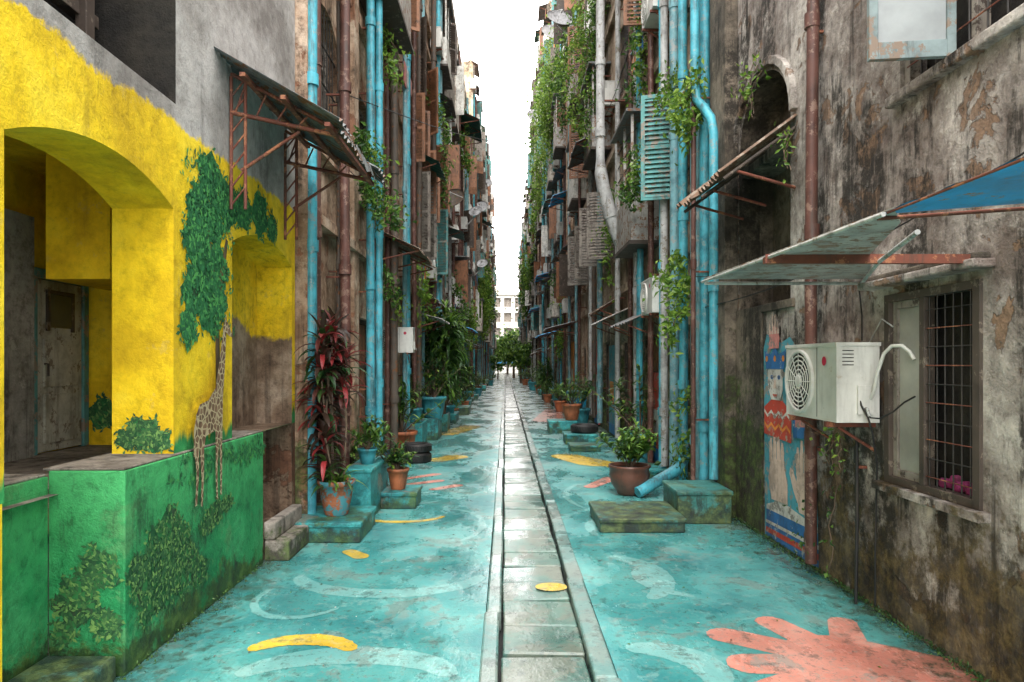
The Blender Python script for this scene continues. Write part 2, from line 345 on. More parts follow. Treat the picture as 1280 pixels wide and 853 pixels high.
def window(mb,side,X,a,b,c,d,dep,fm='darkwood',gm='glassdark',mull=1,bars=False):
    xi=X+side*(dep-.03); x0,x1=sorted((xi,xi-side*.05)); f=.06
    mb.box(x0,x1,a+.004,a+f,c+.004,d-.004,fm); mb.box(x0,x1,b-f,b-.004,c+.004,d-.004,fm); mb.box(x0,x1,a+f,b-f,c+.004,c+f,fm); mb.box(x0,x1,a+f,b-f,d-f,d-.004,fm)
    for i in range(mull):
        y=a+(b-a)*(i+1)/(mull+1); mb.box(x0-.002,x1+.002,y-.03,y+.03,c+f,d-f,fm)
    zc=c+(d-c)*.68; mb.box(x0+.004,x1-.004,a+f,b-f,zc-.02,zc+.02,fm)
    xg=xi+side*.01; mb.quad((xg,a+f,c+f),(xg,b-f,c+f),(xg,b-f,d-f),(xg,a+f,d-f),gm)
    if bars:
        xb=X+side*.03
        k=int((b-a)/.13)
        for i in range(1,k): mb.box(xb-.006,xb+.006,a+(b-a)*i/k-.006,a+(b-a)*i/k+.006,c,d,'iron')
        for i in range(1,4): mb.box(xb-.009,xb+.009,a,b,c+(d-c)*i/4-.006,c+(d-c)*i/4+.006,'iron')
def vpipe(mb,x,y,z0,z1,r,m,wallx,seg=10):
    n=max(2,int((z1-z0)/2)); mb.tube([(x+U(-.010,.010),y+U(-.015,.015),z0+(z1-z0)*i/n) for i in range(n+1)],r,m,seg)
    z=z0+U(.6,1.4)
    while z<z1:
        mb.tube([(x,y,z-.06),(x,y,z+.06)],r*1.25,m,seg)
        xa,xb=sorted((x,wallx)); mb.box(xa,xb,y-.015,y+.015,z-.1,z-.08,'rust')
        z+=U(1.7,2.3)
def generic(name,side,X,y0,y1,H,wm,near=False,dense=1.0,seed=0):
    random.seed(seed)
    e=empty(name); s=side; W=MB(); D=MB(); S=MB(); A=MB(); P=MB(); ops=[]; acs=[]
    n=max(2,round((y1-y0)/2.7)); bw=(y1-y0)/n; wins=[]
    k=0; zf=0
    while zf+2.7<H:
        for i in range(n):
            yc=y0+bw*(i+.5)+U(-.15,.15); w=U(1.0,1.5)
            if k==0:
                a,b,c,d=yc-.55,yc+.55,.15,U(2.2,2.5)
            else: a,b,c,d=yc-w/2,yc+w/2,zf+.85,zf+U(2.35,2.7)
            rise=.22 if R()<.4 else 0
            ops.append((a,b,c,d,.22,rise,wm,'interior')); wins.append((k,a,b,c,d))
        k+=1; zf+=3.35
    facade(W,s,X,y0,y1,0,H,ops,wm); shell(W,s,X,y0,y1,H,wm)
    fx=lambda p:X-s*p
    def bx(mb,p0,p1,a,b,c,d,m):
        xa,xb=sorted((fx(p0),fx(p1))); mb.box(xa,xb,a,b,c,d,m)
    z=3.3
    while z<H-1: bx(W,-.05,U(.06,.14),y0+.003,y1-.003,z,z+U(.1,.2),wm); z+=3.35
    bx(W,-.05,.12,y0,y1,H-.1,H+.05,wm)
    for i in range(n+1):
        if R()<.6: bx(W,-.05,U(.08,.25),y0+bw*i-.14+ (.15 if i==0 else -.15 if i==n else 0),y0+bw*i+.14+(.15 if i==0 else -.15 if i==n else 0),.0,H-.12,wm if R()<.75 else 'darkwall')
    shcol=['brownwood','greywood','tealwood','darkwood','whitewood','brownwood']
    for k,a,b,c,d in wins:
        w=b-a
        if k==0:
            dm=random.choice(['bluewood','tealwood','brownwood','redpaint','greywood','darkwood'])
            xi=X+s*.18; x0,x1=sorted((xi,xi-s*.05)); D.box(x0,x1,a+.07,(a+b)/2-.01,c,d-.07,dm); D.box(x0,x1,(a+b)/2+.01,b-.07,c,d-.07,dm)
            window(D,s,X,a,b,c,d,.16,fm='darkwood',mull=0)
            for q in (a+.2,(a+b)/2+.1):
                x0,x1=sorted((xi-s*.05,xi-s*.07)); D.box(x0,x1,q,q+.25,c+.3,c+.9,dm); D.box(x0,x1,q,q+.25,c+1.1,c+1.8,dm)
        else:
            window(D,s,X,a,b,c,d,.2,fm=random.choice(['darkwood','greywood','whitewood','tealwood']),gm=random.choice(['glassdark','glassdark','glassfrost']),mull=1,bars=near and R()<.5)
            bx(D,-.02,.12,a-.1,b+.1,c-.09,c-.003,wm)
            if R()<.5:
                m=random.choice(shcol)
                for hy,dr in ((a,1),(b,-1)):
                    if R()<.25: continue
                    th=math.radians(U(80,165)); dv=(-s*math.sin(th),dr*math.cos(th),0)
                    panel(S,(fx(.03),hy,c+.02),dv,w/2,d-c-.04,.035,m,louv=near)
        rr=R()
        if rr<.30*dense and k<9:
            z=d+U(.15,.35); o=U(.4,.8); dz=U(.2,.4); m=random.choice(['sheet','rustsheet','sheet','greensheet','zinc','zinc'])
            A.corr((fx(.0),a-.3,z+dz),(fx(.0),b+.3,z+dz),(fx(o),b+.3,z),(fx(o),a-.3,z),m,waves=int(w*6) if near else 6,amp=.018,per=4 if near else 3)
            for q in (a-.2,b+.2): A.tube([(fx(0),q,z-.25),(fx(o*.9),q,z-.03)],.015,'rust',5,False)
        elif rr<.45*dense and k>0:
            o=U(.35,.65); m=random.choice(['greywood','whitewood','zinc','zinc','tealwood','w2','w3'])
            bx(S,0.005,o,a-.2,b+.2,c-.35,c+.45,m); bx(S,0.005,o+.04,a-.25,b+.25,c-.42,c-.355,'darkwood'); bx(S,.005,o+.1,a-.3,b+.3,d+.1,d+.15,'sheet')
            for q in (a-.17,(a+b)/2,b+.14): bx(S,o-.05,o-.005,q,q+.04,c+.45,d+.1,m)
            for q in range(1,5): bx(S,o-.03,o-.015,a-.13,b+.14,c+.45+q*(d-c-.35)/5,c+.465+q*(d-c-.35)/5,'iron')
        if R()<.50 and k>0: acs.append((fx(.22),b+U(.35,.7) if R()<.5 else a-U(.35,.7),c+U(-.5,.4)))
        if R()<.2 and k>0:
            for q in range(3): bx(S,.28,.30,a+q*.35,a+q*.35+.26,c-.2-U(.2,.4),c-.18,random.choice(['whitewood','pinkp','bluepaint','orangepaint','tealp']))
            bx(S,.28,.295,a-.1,b+.1,c-.18,c-.165,'iron')
    y=y0+U(.2,.6)
    while y<y1-.2:
        m=random.choice(['tealpipe','tealpipe2','tealpipe2','maroon','darkpipe','greypipe','maroon','darkpipe'])
        vpipe(P,fx(U(.12,.3)),y,U(.1,.3),H-U(0,2.5),U(.04,.07),m,X,10 if near else 7); y+=U(.7,2.2) if near else U(.7,2.5)
    for q in range(int((y1-y0)/3)):
        z=U(2.8,H-1); yy=U(y0,y1-2); P.tube([(fx(.16),yy,z),(fx(.2),yy+1,z-U(.05,.2)),(fx(.16),yy+U(1.5,2.5),z+U(-.1,.1))],.02,random.choice(['greypipe','black','tealpipe2']),6)
    for q in range(int((y1-y0)/4)):
        if R()<.5:
            z=U(3,H-1); yy=U(y0,y1-6); P.tube([(fx(.25),yy+t*1.2,z-.35*math.sin(math.pi*t/5)) for t in range(6)],.008,'black',4,False)
    build('walls',W,e); build('windows',D,e); build('shutters',S,e); build('awnings',A,e); build('pipes',P,e)
    return acs
# ------------------------------------------------------------ AC unit master
def make_ac():
    b=MB()
    b.box(-.15,.15,-.425,.425,0,.55,'acwhite'); b.box(-.157,.157,-.432,.432,.535,.56,'acwhite')
    rot=Matrix.Rotation(math.radians(-90),3,'Y')
    c=Vector((-.15,.16,.275))
    b.lathe(c,[(.0,.004),(.225,.004)],'black',28,rot)
    b.lathe(c,[(.222,.0),(.222,.022),(.245,.022),(.245,.0)],'acwhite',28,rot)
    for rr in (.05,.085,.12,.155,.19): b.lathe(c,[(rr,.012),(rr+.007,.018),(rr+.012,.012)],'acwhite',24,rot)
    for k in range(12):
        a=k*math.pi/6; b.tube([c+Vector((-.016,math.cos(a)*.04,math.sin(a)*.04)),c+Vector((-.016,math.cos(a)*.225,math.sin(a)*.225))],.004,'acwhite',4,False)
    b.lathe(c,[(0,.028),(.045,.024),(.05,.01)],'acwhite',16,rot)
    b.box(-.1535,-.1475,-.13,-.126,.02,.53,'black')
    b.lathe((-.153,-.25,.43),[(0,.003),(.034,.003)],'sticker',16,rot)
    for i in range(5): b.box(-.11,-.03,-.4285,-.42,.40+i*.025,.406+i*.025,'black')
    b.box(-.01,.10,-.445,-.42,.06,.26,'acwhite')
    b.tube([(.04,-.44,.1),(.04,-.47,.1),(.05,-.48,.05)],.010,'greypipe',8)
    for y in (-.3,.3):
        b.box(-.17,.22,y-.02,y+.02,-.04,-.002,'rust'); b.tube([(.2,y,-.22),(-.08,y,-.04)],.012,'rust',6)
    return b
ac=build('air_conditioner',make_ac(),bevel=.008,loc=(2.45,5.17,1.34))
# ------------------------------------------------------------ ground
b=MB(); b.quad((-900,-900,-.14),(900,-900,-.14),(900,900,-.14),(-900,900,-.14),'asphalt'); build('ground',b)
b=MB()
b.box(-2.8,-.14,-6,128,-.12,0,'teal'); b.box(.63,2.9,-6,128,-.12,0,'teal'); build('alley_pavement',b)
b=MB(); random.seed(3)
for x0,x1 in ((-.14,-.035),(.50,.63)):
    y=-6
    while y<128:
        L=U(.8,2); j=U(-.01,.01); b.box(x0+j+.002,x1+j,y+.003,y+L,-.12,.020+U(-.009,.009),'kerb'); y+=L
build('drain_kerb',b,bevel=.014)
b=MB(); y=-4
while y<125:
    L=.455+U(-.05,.05); rot=Matrix.Rotation(U(-.035,.035),3,'Y')@Matrix.Rotation(U(-.03,.03),3,'X')@Matrix.Rotation(U(-.02,.02),3,'Z')
    b.obox((.232+U(-.006,.006),y+L/2,-.05+U(-.012,.008)),(.505,L-.026,.06),rot,'slab'); y+=L
build('drain_cover',b,bevel=.012)
zo=[.0015,.00012]
def capsule(mb,p,q,r0,r1,m):
    p=Vector(p+(0,));q=Vector(q+(0,)); d=(q-p).normalized(); a0=math.atan2(d.y,d.x); pts=[]
    for i in range(25): a=a0+math.pi/2+math.pi*i/24; pts.append((p.x+r0*math.cos(a)*(1+U(-.03,.03)),p.y+r0*math.sin(a),zo[0]))
    for i in range(25): a=a0-math.pi/2+math.pi*i/24; k=1+U(-.05,.05); pts.append((q.x+r1*math.cos(a)*k,q.y+r1*math.sin(a)*k,zo[0]))
    mb.poly(pts,m); zo[0]+=zo[1]
def band(mb,cx,cy,rx,ry,a0,a1,w,m):
    n=40;pts=[]
    for i in range(n+1):
        a=math.radians(a0+(a1-a0)*i/n); k=w*(math.sin(math.pi*i/n)**.35)+U(-.006,.006); pts.append((cx+(rx+k)*math.cos(a),cy+(ry+k)*math.sin(a)))
    for i in range(n,-1,-1):
        a=math.radians(a0+(a1-a0)*i/n); k=w*(math.sin(math.pi*i/n)**.35)+U(-.006,.006); pts.append((cx+(rx-k)*math.cos(a),cy+(ry-k)*math.sin(a)))
    h=len(pts)//2
    vs=[(p[0],p[1],zo[0]) for p in pts]; N=len(vs)
    mb.add(vs,[(i,i+1,N-2-i,N-1-i) for i in range(h-1)],m); zo[0]+=zo[1]
b=MB()
band(b,-.95,5.7,.75,.5,185,355,.10,'pale'); band(b,-.9,3.75,.6,.35,10,170,.12,'pale'); band(b,-1.3,8.9,.5,.4,20,340,.06,'pale')
band(b,.85,5.6,.42,.6,-60,80,.10,'pale'); band(b,.8,3.85,.38,.35,-30,100,.12,'pale'); band(b,1.5,7.2,.6,.8,100,200,.06,'pale'); band(b,1.6,5.6,.5,.5,120,250,.06,'pale')
band(b,-1.1,12.5,.5,1,100,260,.1,'pale'); band(b,1.3,17,.4,2,10,200,.14,'pale'); band(b,-.8,15,.4,2,-80,80,.12,'pale')
band(b,-.7,7.4,.45,.8,-70,100,.035,'pale'); band(b,-1.5,5.1,.35,.4,150,330,.035,'pale'); band(b,1.3,9.0,.5,1.0,100,230,.04,'pale'); band(b,-.7,10.8,.4,.9,-80,90,.05,'pale')
zo[0]=.0036
band(b,-1.25,4.05,.34,.28,22,158,.085,'gyel'); capsule(b,(-1.45,6.35),(-1.32,6.2),.07,.08,'gyel')
capsule(b,(-1.25,12.4),(-.95,12.8),.2,.25,'gyel'); band(b,-1.2,7.9,.5,.35,180,350,.05,'gyel')
capsule(b,(1.15,12.9),(1.6,12),.3,.35,'gyel'); capsule(b,(1.8,12),(2.0,11.2),.2,.15,'gyel'); capsule(b,(-1.5,17),(-1,19),.3,.3,'gyel')
for p,q in [((-1.5,10.4),(-1.1,10.8)),((-1.5,9.8),(-1.0,10.2)),((-1.0,9.5),(-.7,9.8))]: capsule(b,p,q,.07,.09,'coral')
capsule(b,(1.3,21),(1.8,26),.5,.3,'coral'); capsule(b,(1.2,9.7),(1.6,10.4),.09,.13,'coral')
zo[0]=.0015; zo[1]=.0003
capsule(b,(2.02,3.98),(2.5,3.75),.42,.32,'coral')
for q,r in (((1.42,4.40),.12),((1.80,4.62),.105),((2.28,4.62),.09),((1.42,3.98),.13),((1.45,3.66),.12)): capsule(b,(2.05,3.98),q,.13,r,'coral')
build('pavement_painting',b)
b=MB(); b.poly([(.36+.115*math.cos(a*math.pi/8)*1.1,5.38+.10*math.sin(a*math.pi/8),-.006) for a in range(16)],'gyel'); build('painted_dot',b)
# ------------------------------------------------------------ LEFT painted building
LX=-2.16; random.seed(5)
e=empty('painted_building'); W=MB()
facade(W,-1,LX,-1.2,7.0,1.15,7.6,[(2.94,4.44,1.152,2.93,.40,.17,'yellow',None,1),(5.39,6.9,1.152,2.88,.35,.16,'brickB','brickB'),(1.5,4.47,3.45,6.6,.9,0,'interior','interior')],'L0')  # unseen top kept low and wall stopped behind camera to admit sky light
facade(W,-1,LX,6.0,7.0,0,1.15,[(6.02,6.9,.2,1.149,.35,0,'brick','brick')],'brick')
W.box(-2.557,-2.161,-1.2,2.93,0,1.149,'yellow')
W.quad((-3.9,1,1.02),(-2.5,1,1.02),(-2.5,6.15,1.02),(-3.9,6.15,1.02),'conc')
W.quad((-3.8,1,1),(-3.8,6.15,1),(-3.8,6.15,3.3),(-3.8,1,3.3),'yellow')
W.quad((-3.8,6.15,1),(-2.5,6.15,1),(-2.5,6.15,3.3),(-3.8,6.15,3.3),'yellow')
W.quad((-3.8,1,3.3),(-2.5,1,3.3),(-2.5,6.15,3.3),(-3.8,6.15,3.3),'yellow')
W.quad((-2.56,4.44,1),(-2.56,6.15,1),(-2.56,6.15,3.3),(-2.56,4.44,3.3),'yellow')
W.quad((-2.56,-1.2,1.15),(-2.56,1.4,1.15),(-2.56,1.4,3.3),(-2.56,-1.2,3.3),'yellow')
W.box(-3.30,-2.84,4.9,6.14,2.36,3.29,'yellow')
W.box(-3.797,-3.7,4.5,5.36,1.02,2.9,'grey')
shell(W,-1,LX-.02,-1.2,6.99,7.6,'grey',z0=3.3)
build('walls',W,e)
P=MB(); P.box(-2.56,-2.13,3.82,6.0,0,1.15,'green'); P.box(-3.0,-2.558,-1.2,3.82,0,1.12,'green'); P.box(-2.60,-2.14,3.83,6.0,1.15,1.165,'conc'); P.box(-3.0,-2.57,1,3.82,1.12,1.135,'conc'); build('plinth',P,e,bevel=.018)
D=MB(); D.box(-3.8,-3.74,5.38,5.46,1.02,2.52,'tealwood'); D.box(-3.8,-3.74,6.06,6.13,1.02,2.52,'tealwood'); D.box(-3.8,-3.742,5.46,6.06,2.44,2.52,'tealwood')
D.box(-3.79,-3.76,5.465,6.055,1.03,2.435,'doorwood')
for z0,z1 in ((1.1,1.5),(1.56,1.95)): D.box(-3.77,-3.742,5.55,5.97,z0,z1,'doorwood')
D.box(-3.77,-3.75,5.6,5.92,2.05,2.33,'glassdark')
for q in (5.60,5.92): D.box(-3.77,-3.745,q-.02,q+.02,2.02,2.36,'darkwood')
D.box(-3.77,-3.744,5.62,5.9,2.33,2.36,'darkwood'); D.tube([(-3.74,5.54,1.75),(-3.71,5.54,1.75),(-3.71,5.54,1.65)],.01,'iron',6)
build('door',D,e,bevel=.006)
U2=MB()
for z in (3.9,4.5,5.1,5.7): U2.box(-2.7,-2.62,1.6,4.4,z,z+.08,'darkwood')
for y in (2.2,2.9,3.6,4.2): U2.box(-2.65,-2.58,y,y+.09,3.46,6.5,'darkwood')
U2.box(-2.35,-2.30,3.0,3.75,4.0,4.55,'greywood'); U2.box(-2.302,-2.292,3.06,3.69,4.06,4.49,'brownwood')
U2.tube([(-2.32,3.4,4.55),(-2.32,3.4,6.0)],.008,'iron',5)
build('upper_loggia',U2,e,bevel=.005)
b=MB(); b.box(-2.54,-2.15,2.7,3.78,0,.14,'mossblock'); build('mossy_step',b,bevel=.02)
b=MB(); b.box(-2.14,-1.92,6.05,6.9,0,.18,'conc'); b.box(-2.155,-2.05,6.07,6.88,.18,.34,'conc'); build('concrete_step',b,bevel=.015)
bo=[.0012]
def fl(mb,plane,c,n,ru,rz,size,m):
    pts=[]
    for i in range(22):
        a=i*2*math.pi/22; k=.93*(1+.14*math.sin(a*5+c[0]*9)+U(-.05,.05)); pts.append((c[0]+ru*k*math.cos(a),c[1]+rz*k*math.sin(a)))
    if n>80:
        o=bo[0]; bo[0]+=.00012
        mb.poly([(plane[1]+o,p[0],p[1]) if plane[0]=='x' else (p[0],plane[1]-o,p[1]) for p in pts],'mdark')
    for i in range(n):
        a=U(0,6.283); r=math.sqrt(R())*(1+.18*math.sin(a*5+c[0]*9)); u=c[0]+ru*r*math.cos(a); z=c[1]+rz*r*math.sin(a)
        off=U(.006,.011); t=U(0,6.283); L=size*U(.6,1.3); w=L*.42
        pts=[(u,z),(u+math.cos(t)*L*.5-math.sin(t)*w*.5,z+math.sin(t)*L*.5+math.cos(t)*w*.5),(u+math.cos(t)*L,z+math.sin(t)*L),(u+math.cos(t)*L*.5+math.sin(t)*w*.5,z+math.sin(t)*L*.5-math.cos(t)*w*.5)]
        if plane[0]=='x': mb.add([(plane[1]+off,p[0],p[1]) for p in pts],[(0,1,2,3)],m)
        else: mb.add([(p[0],plane[1]-off,p[1]) for p in pts],[(0,1,2,3)],m)
b=MB()
for c,r in (((4.98,3.10),.20),((5.3,2.98),.20),((5.62,3.02),.18),((6.0,3.06),.20),((6.3,3.0),.12),((4.80,2.83),.19),((5.05,2.78),.18),((4.86,2.50),.22),((5.10,2.45),.19),((4.72,2.24),.18),((4.98,2.15),.20),((4.64,2.0),.12),((5.15,2.2),.12),((4.7,2.62),.14)):
    fl(b,('x',LX),c,200,r,r,.055,'mtree')
for q in range(50): fl(b,('x',LX),(U(4.58,5.35),U(1.9,3.2)),12,.09,.09,.05,'mtree')
b.poly([(LX+.0055,y,z) for y,z in ((5.08,1.26),(5.16,1.26),(5.14,2.1),(5.3,2.7),(5.26,2.72),(5.1,2.3),(4.95,2.75),(4.92,2.73),(5.07,2.1))],'mtrunk')
bo[0]=.0012
for (y,z,r,n) in ((4.15,.42,.27,500),(4.45,.45,.25,420),(4.3,.62,.26,420),(3.95,.55,.12,160),(4.75,.3,.13,150)): fl(b,('x',-2.13),(y,z),n,r,r*.85,.038,'mbush')
for (y,z,r,n) in ((5.0,.66,.16,240),(4.85,.60,.12,150),(5.2,.68,.12,120)): fl(b,('x',-2.13),(y,z),n,r,r*.5,.038,'mbush')
for (x,z,r,n) in ((-2.4,.42,.14,220),(-2.28,.6,.12,200),(-2.23,.3,.08,150),(-2.47,.25,.07,90)): fl(b,('y',3.82),(x,z),n,r,r,.038,'mbush')
for (x,z,r,n) in ((-2.46,1.26,.08,100),(-2.36,1.30,.12,220),(-2.26,1.25,.09,140)): fl(b,('y',4.44),(x,z),n,r,r*.9,.035,'mbush')
for (x,z,r,n) in ((-3.6,1.3,.18,160),(-3.3,1.35,.22,220),(-3.0,1.35,.2,180)): fl(b,('y',6.15),(x,z),n,r,r*.8,.05,'mbush')
for i in range(30):
    y=U(4.4,5.95); fl(b,('x',-2.13),(y,U(.95,1.12)),14,.12,.02,.05,'mtree')
build('tree_mural',b)
b=MB(); X=-2.112
def gp(pts,dx=0): b.poly([(X+dx,y,z) for y,z in pts],'giraffe')
gp([(4.66,1.40),(4.72,1.47),(4.85,1.49),(4.98,1.58),(5.08,1.62),(5.10,1.48),(5.06,1.32),(4.95,1.26),(4.80,1.24),(4.70,1.24),(4.65,1.30)])
gp([(4.97,1.57),(5.03,1.75),(5.08,1.92),(5.12,2.03),(5.165,2.03),(5.15,1.88),(5.13,1.7),(5.10,1.5)],.0008)
gp([(5.10,1.99),(5.12,2.07),(5.14,2.075),(5.15,2.12),(5.165,2.12),(5.165,2.075),(5.20,2.05),(5.27,1.98),(5.265,1.955),(5.22,1.96),(5.17,1.98)],.0016)
gp([(4.65,1.33),(4.63,1.15),(4.66,1.0),(4.64,.78),(4.67,.78),(4.70,1.0),(4.70,1.15),(4.74,1.27)],.0024)
gp([(4.70,1.3),(4.72,1.1),(4.74,.95),(4.73,.76),(4.76,.76),(4.78,.98),(4.78,1.15),(4.82,1.27)],.0008)
gp([(4.96,1.3),(4.97,1.1),(4.965,.95),(4.98,.76),(5.01,.76),(5.0,.98),(5.02,1.12),(5.05,1.33)],.0024)
gp([(5.03,1.35),(5.04,1.1),(5.05,.95),(5.05,.78),(5.08,.78),(5.085,.98),(5.085,1.12),(5.10,1.5)],.0008)
gp([(4.66,1.40),(4.62,1.3),(4.615,1.12),(4.63,1.12),(4.65,1.28)],.0032)
build('giraffe_mural',b)
b=MB()
b.corr((-2.16,5.05,4.10),(-2.16,6.75,4.10),(-1.25,6.75,3.58),(-1.25,5.05,3.58),'sheet',waves=16,amp=.018,jg=.08)
for y in (5.3,6.6):
    for x in (-2.13,-2.02): b.tube([(x,y,2.95),(x,y,3.98)],.014,'rust',6)
    for i in range(7):
        z=2.98+i*.14; b.tube([(-2.13,y,z),(-2.02,y,z+.14)],.008,'rust',5)
    b.tube([(-2.13,y,3.70),(-1.3,y,3.52)],.018,'rust',6); b.tube([(-2.13,y,4.0),(-1.3,y,3.56)],.016,'rust',6)
    for i in range(5): b.tube([(-2.1+i*.16,y,3.69-i*.035),(-2.02+i*.16,y,3.92-i*.085)],.008,'rust',5)
    b.tube([(-2.05,y,3.25),(-1.6,y,3.55)],.014,'rust',6)
for x,z in ((-1.95,3.93),(-1.65,3.76),(-1.32,3.56)): b.box(x-.02,x+.02,5.05,6.75,z-.05,z-.02,'rust')
for i in range(7):
    y=5.15+i*.24; b.corr((-1.25,y,3.57),(-1.25,y+.17,3.57),(-1.20,y+.17,3.57-U(.03,.16)),(-1.20,y,3.57-U(.03,.16)),'sheet',waves=2,amp=.006,jg=.02)
build('corrugated_awning',b)
# ------------------------------------------------------------ RIGHT weathered building
RX=2.63; e=empty('weathered_building'); W=MB(); random.seed(9)
facade(W,1,RX,-1.2,8.3,0,7.6,[(3.76,4.71,.94,2.22,.16,0,'R0','interior'),(3.2,4.55,3.55,5.0,.18,0,'R0','interior'),(6.3,7.68,2.35,4.70,.38,.62,'darkwall','darkwall'),(1.0,2.2,3.55,5.0,.18,0,'R0','interior')],'R0')  # low out-of-view top and short rear end shaped to let sky light in
shell(W,1,RX,-1.2,8.3,7.6,'R0')
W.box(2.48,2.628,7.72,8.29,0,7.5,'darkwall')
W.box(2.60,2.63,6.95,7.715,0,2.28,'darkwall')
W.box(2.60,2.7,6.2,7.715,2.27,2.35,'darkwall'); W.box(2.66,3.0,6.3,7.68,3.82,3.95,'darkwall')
for i in range(15):
    a=math.pi*(i+.5)/15; W.obox((2.615,6.99+.80*math.cos(a),4.06+.72*math.sin(a)),(.07,.17,.08),Matrix.Rotation(a-math.pi/2,3,'X'),'R0')
build('walls',W,e,bevel=.008)
D=MB()
fx0,fx1=2.61,2.68
for a,bb,c,d in ((3.76,3.82,.94,2.22),(4.65,4.71,.94,2.22),(4.26,4.31,.99,2.17),(3.82,4.65,.94,.99),(3.82,4.65,2.17,2.22)): D.box(fx0,fx1,a,bb,c,d,'darkwood')
D.box(2.655,2.66,4.36,4.60,1.04,2.12,'glassfrost')
for a,bb,c,d in ((4.31,4.36,.99,2.17),(4.60,4.65,.99,2.17),(4.36,4.60,.99,1.04),(4.36,4.60,2.12,2.17)): D.box(2.64,2.67,a,bb,c,d,'greywood')
for i in range(6): y=3.86+i*.075; D.tube([(2.63,y,.99),(2.63,y,2.17)],.005,'iron',6)
for i in range(10): z=1.05+i*.115; D.tube([(2.625,3.82,z),(2.625,4.26,z)],.004,'iron' if i%2 else 'rust',6)
D.box(2.56,2.64,3.70,4.78,.885,.937,'R0')
build('window',D,e,bevel=.004)
C=MB()
for i in range(9): C.obox((2.72+U(-.01,.02),3.86+i*.045,1.02+U(-.02,.03)),(.06,.05,.06),Matrix.Rotation(U(-1,1),3,'X'),'pinkcloth')
build('cloth_bundle',C,e,bevel=.018)
L=MB(); L.box(2.50,2.64,3.66,4.86,2.27,2.32,'R0'); L.box(2.54,2.64,3.70,4.82,2.32,2.36,'darkwall'); L.box(2.56,2.64,3.1,4.62,3.47,3.54,'R0')
build('ledges',L,e,bevel=.012)
D=MB()
for a,bb,c,d in ((3.2,3.26,3.55,5),(4.49,4.55,3.55,5),(3.85,3.9,3.6,4.95),(3.26,4.49,3.55,3.6)): D.box(2.66,2.74,a,bb,c,d,'greywood')
for i in range(8): y=3.3+i*.15; D.tube([(2.65,y,3.6),(2.65,y,5)],.007,'iron',6)
for i in range(7): z=3.7+i*.18; D.tube([(2.645,3.26,z),(2.645,4.49,z)],.006,'rust',6)
def sash(p,d,w,h):
    d=Vector(d).normalized(); rot=Matrix((d,Vector((-d.y,d.x,0)),Vector((0,0,1)))).transposed(); p=Vector(p); f=.05
    for q,sz in (((f/2,h/2),(f,.04,h)),((w-f/2,h/2),(f,.04,h)),((w/2,.05),(w-2*f,.04,.10)),((w/2,h-.035),(w-2*f,.04,.07)),((w/2,h*.5),(w-2*f,.04,.05))): D.obox(p+d*q[0]+Vector((0,0,q[1])),sz,rot,'sashwood')
    D.obox(p+d*w/2+Vector((0,0,h/2)),(w-2*f,.008,h-.14),rot,'glassmilky')
sash((2.62,3.98,3.54),(-1,.12,0),.48,1.4)
build('upper_window',D,e,bevel=.004)
# painted figure mural
b=MB(); X=2.624; mo=[0]
def rp(pts,m):
    mo[0]+=.0005; b.poly([(X-mo[0],y,z) for y,z in pts],m)
def ell(y,z,ry,rz,m,n=14): rp([(y+ry*math.cos(a*2*math.pi/n),z+rz*math.sin(a*2*math.pi/n)) for a in range(n)],m)
rp([(5.72,.03),(6.90,.03),(6.92,1.1),(6.94,1.9),(6.86,2.05),(6.5,1.95),(6.3,2.0),(6.0,1.8),(5.85,1.4),(5.76,.9)],'tealp')
rp([(5.72,.03),(6.88,.03),(6.86,.30),(6.5,.40),(6.0,.35),(5.74,.33)],'bluepaint')
rp([(5.73,.33),(6.86,.30),(6.86,.345),(6.5,.445),(6.0,.395),(5.74,.375)],'whitep')
rp([(5.72,.10),(6.88,.07),(6.88,.12),(5.72,.155)],'redpaint'); rp([(5.72,.19),(6.88,.16),(6.88,.19),(5.72,.225)],'whitep')
rp([(5.80,.42),(6.10,.42),(6.16,.62),(6.14,.78),(5.86,.80),(5.78,.62)],'skinpaint')
for y,h in ((5.88,.20),(5.96,.27),(6.04,.29),(6.12,.22)): rp([(y-.035,.74),(y+.035,.74),(y+.038,.76+h*.6),(y+.018,.78+h),(y-.018,.78+h),(y-.038,.76+h*.6)],'skinpaint')
rp([(6.12,.5),(6.20,.58),(6.30,.74),(6.28,.80),(6.22,.78),(6.12,.66)],'skinpaint')
rp([(6.34,.44),(6.72,.42),(6.80,.62),(6.74,.82),(6.44,.84),(6.34,.62)],'skinpaint')
for y,h in ((6.46,.18),(6.55,.26),(6.64,.27),(6.73,.20)): rp([(y-.04,.78),(y+.04,.78),(y+.042,.80+h*.6),(y+.02,.82+h),(y-.02,.82+h),(y-.042,.80+h*.6)],'skinpaint')
# garment with zig-zag bands, face, head-dress with a raised hand
rp([(6.25,1.02),(6.90,1.05),(6.90,1.32),(6.72,1.40),(6.45,1.40),(6.25,1.30)],'redpaint')
for k in range(2):
    zz=1.10+k*.12; pts=[(6.27+i*.09,zz+(.05 if i%2 else 0)) for i in range(8)]; rp(pts+[(y,z+.03) for y,z in reversed(pts)],'whitep' if k else 'orangepaint')
rp([(6.50,1.40),(6.72,1.40),(6.80,1.52),(6.80,1.68),(6.72,1.78),(6.52,1.78),(6.44,1.68),(6.44,1.50)],'whitep')
for y in (6.53,6.70): ell(y,1.62,.035,.022,'bluepaint'); ell(y,1.62,.014,.014,'darkwood')
rp([(6.60,1.60),(6.64,1.60),(6.66,1.51),(6.58,1.51)],'skinpaint'); rp([(6.56,1.455),(6.68,1.455),(6.65,1.43),(6.59,1.43)],'redpaint')
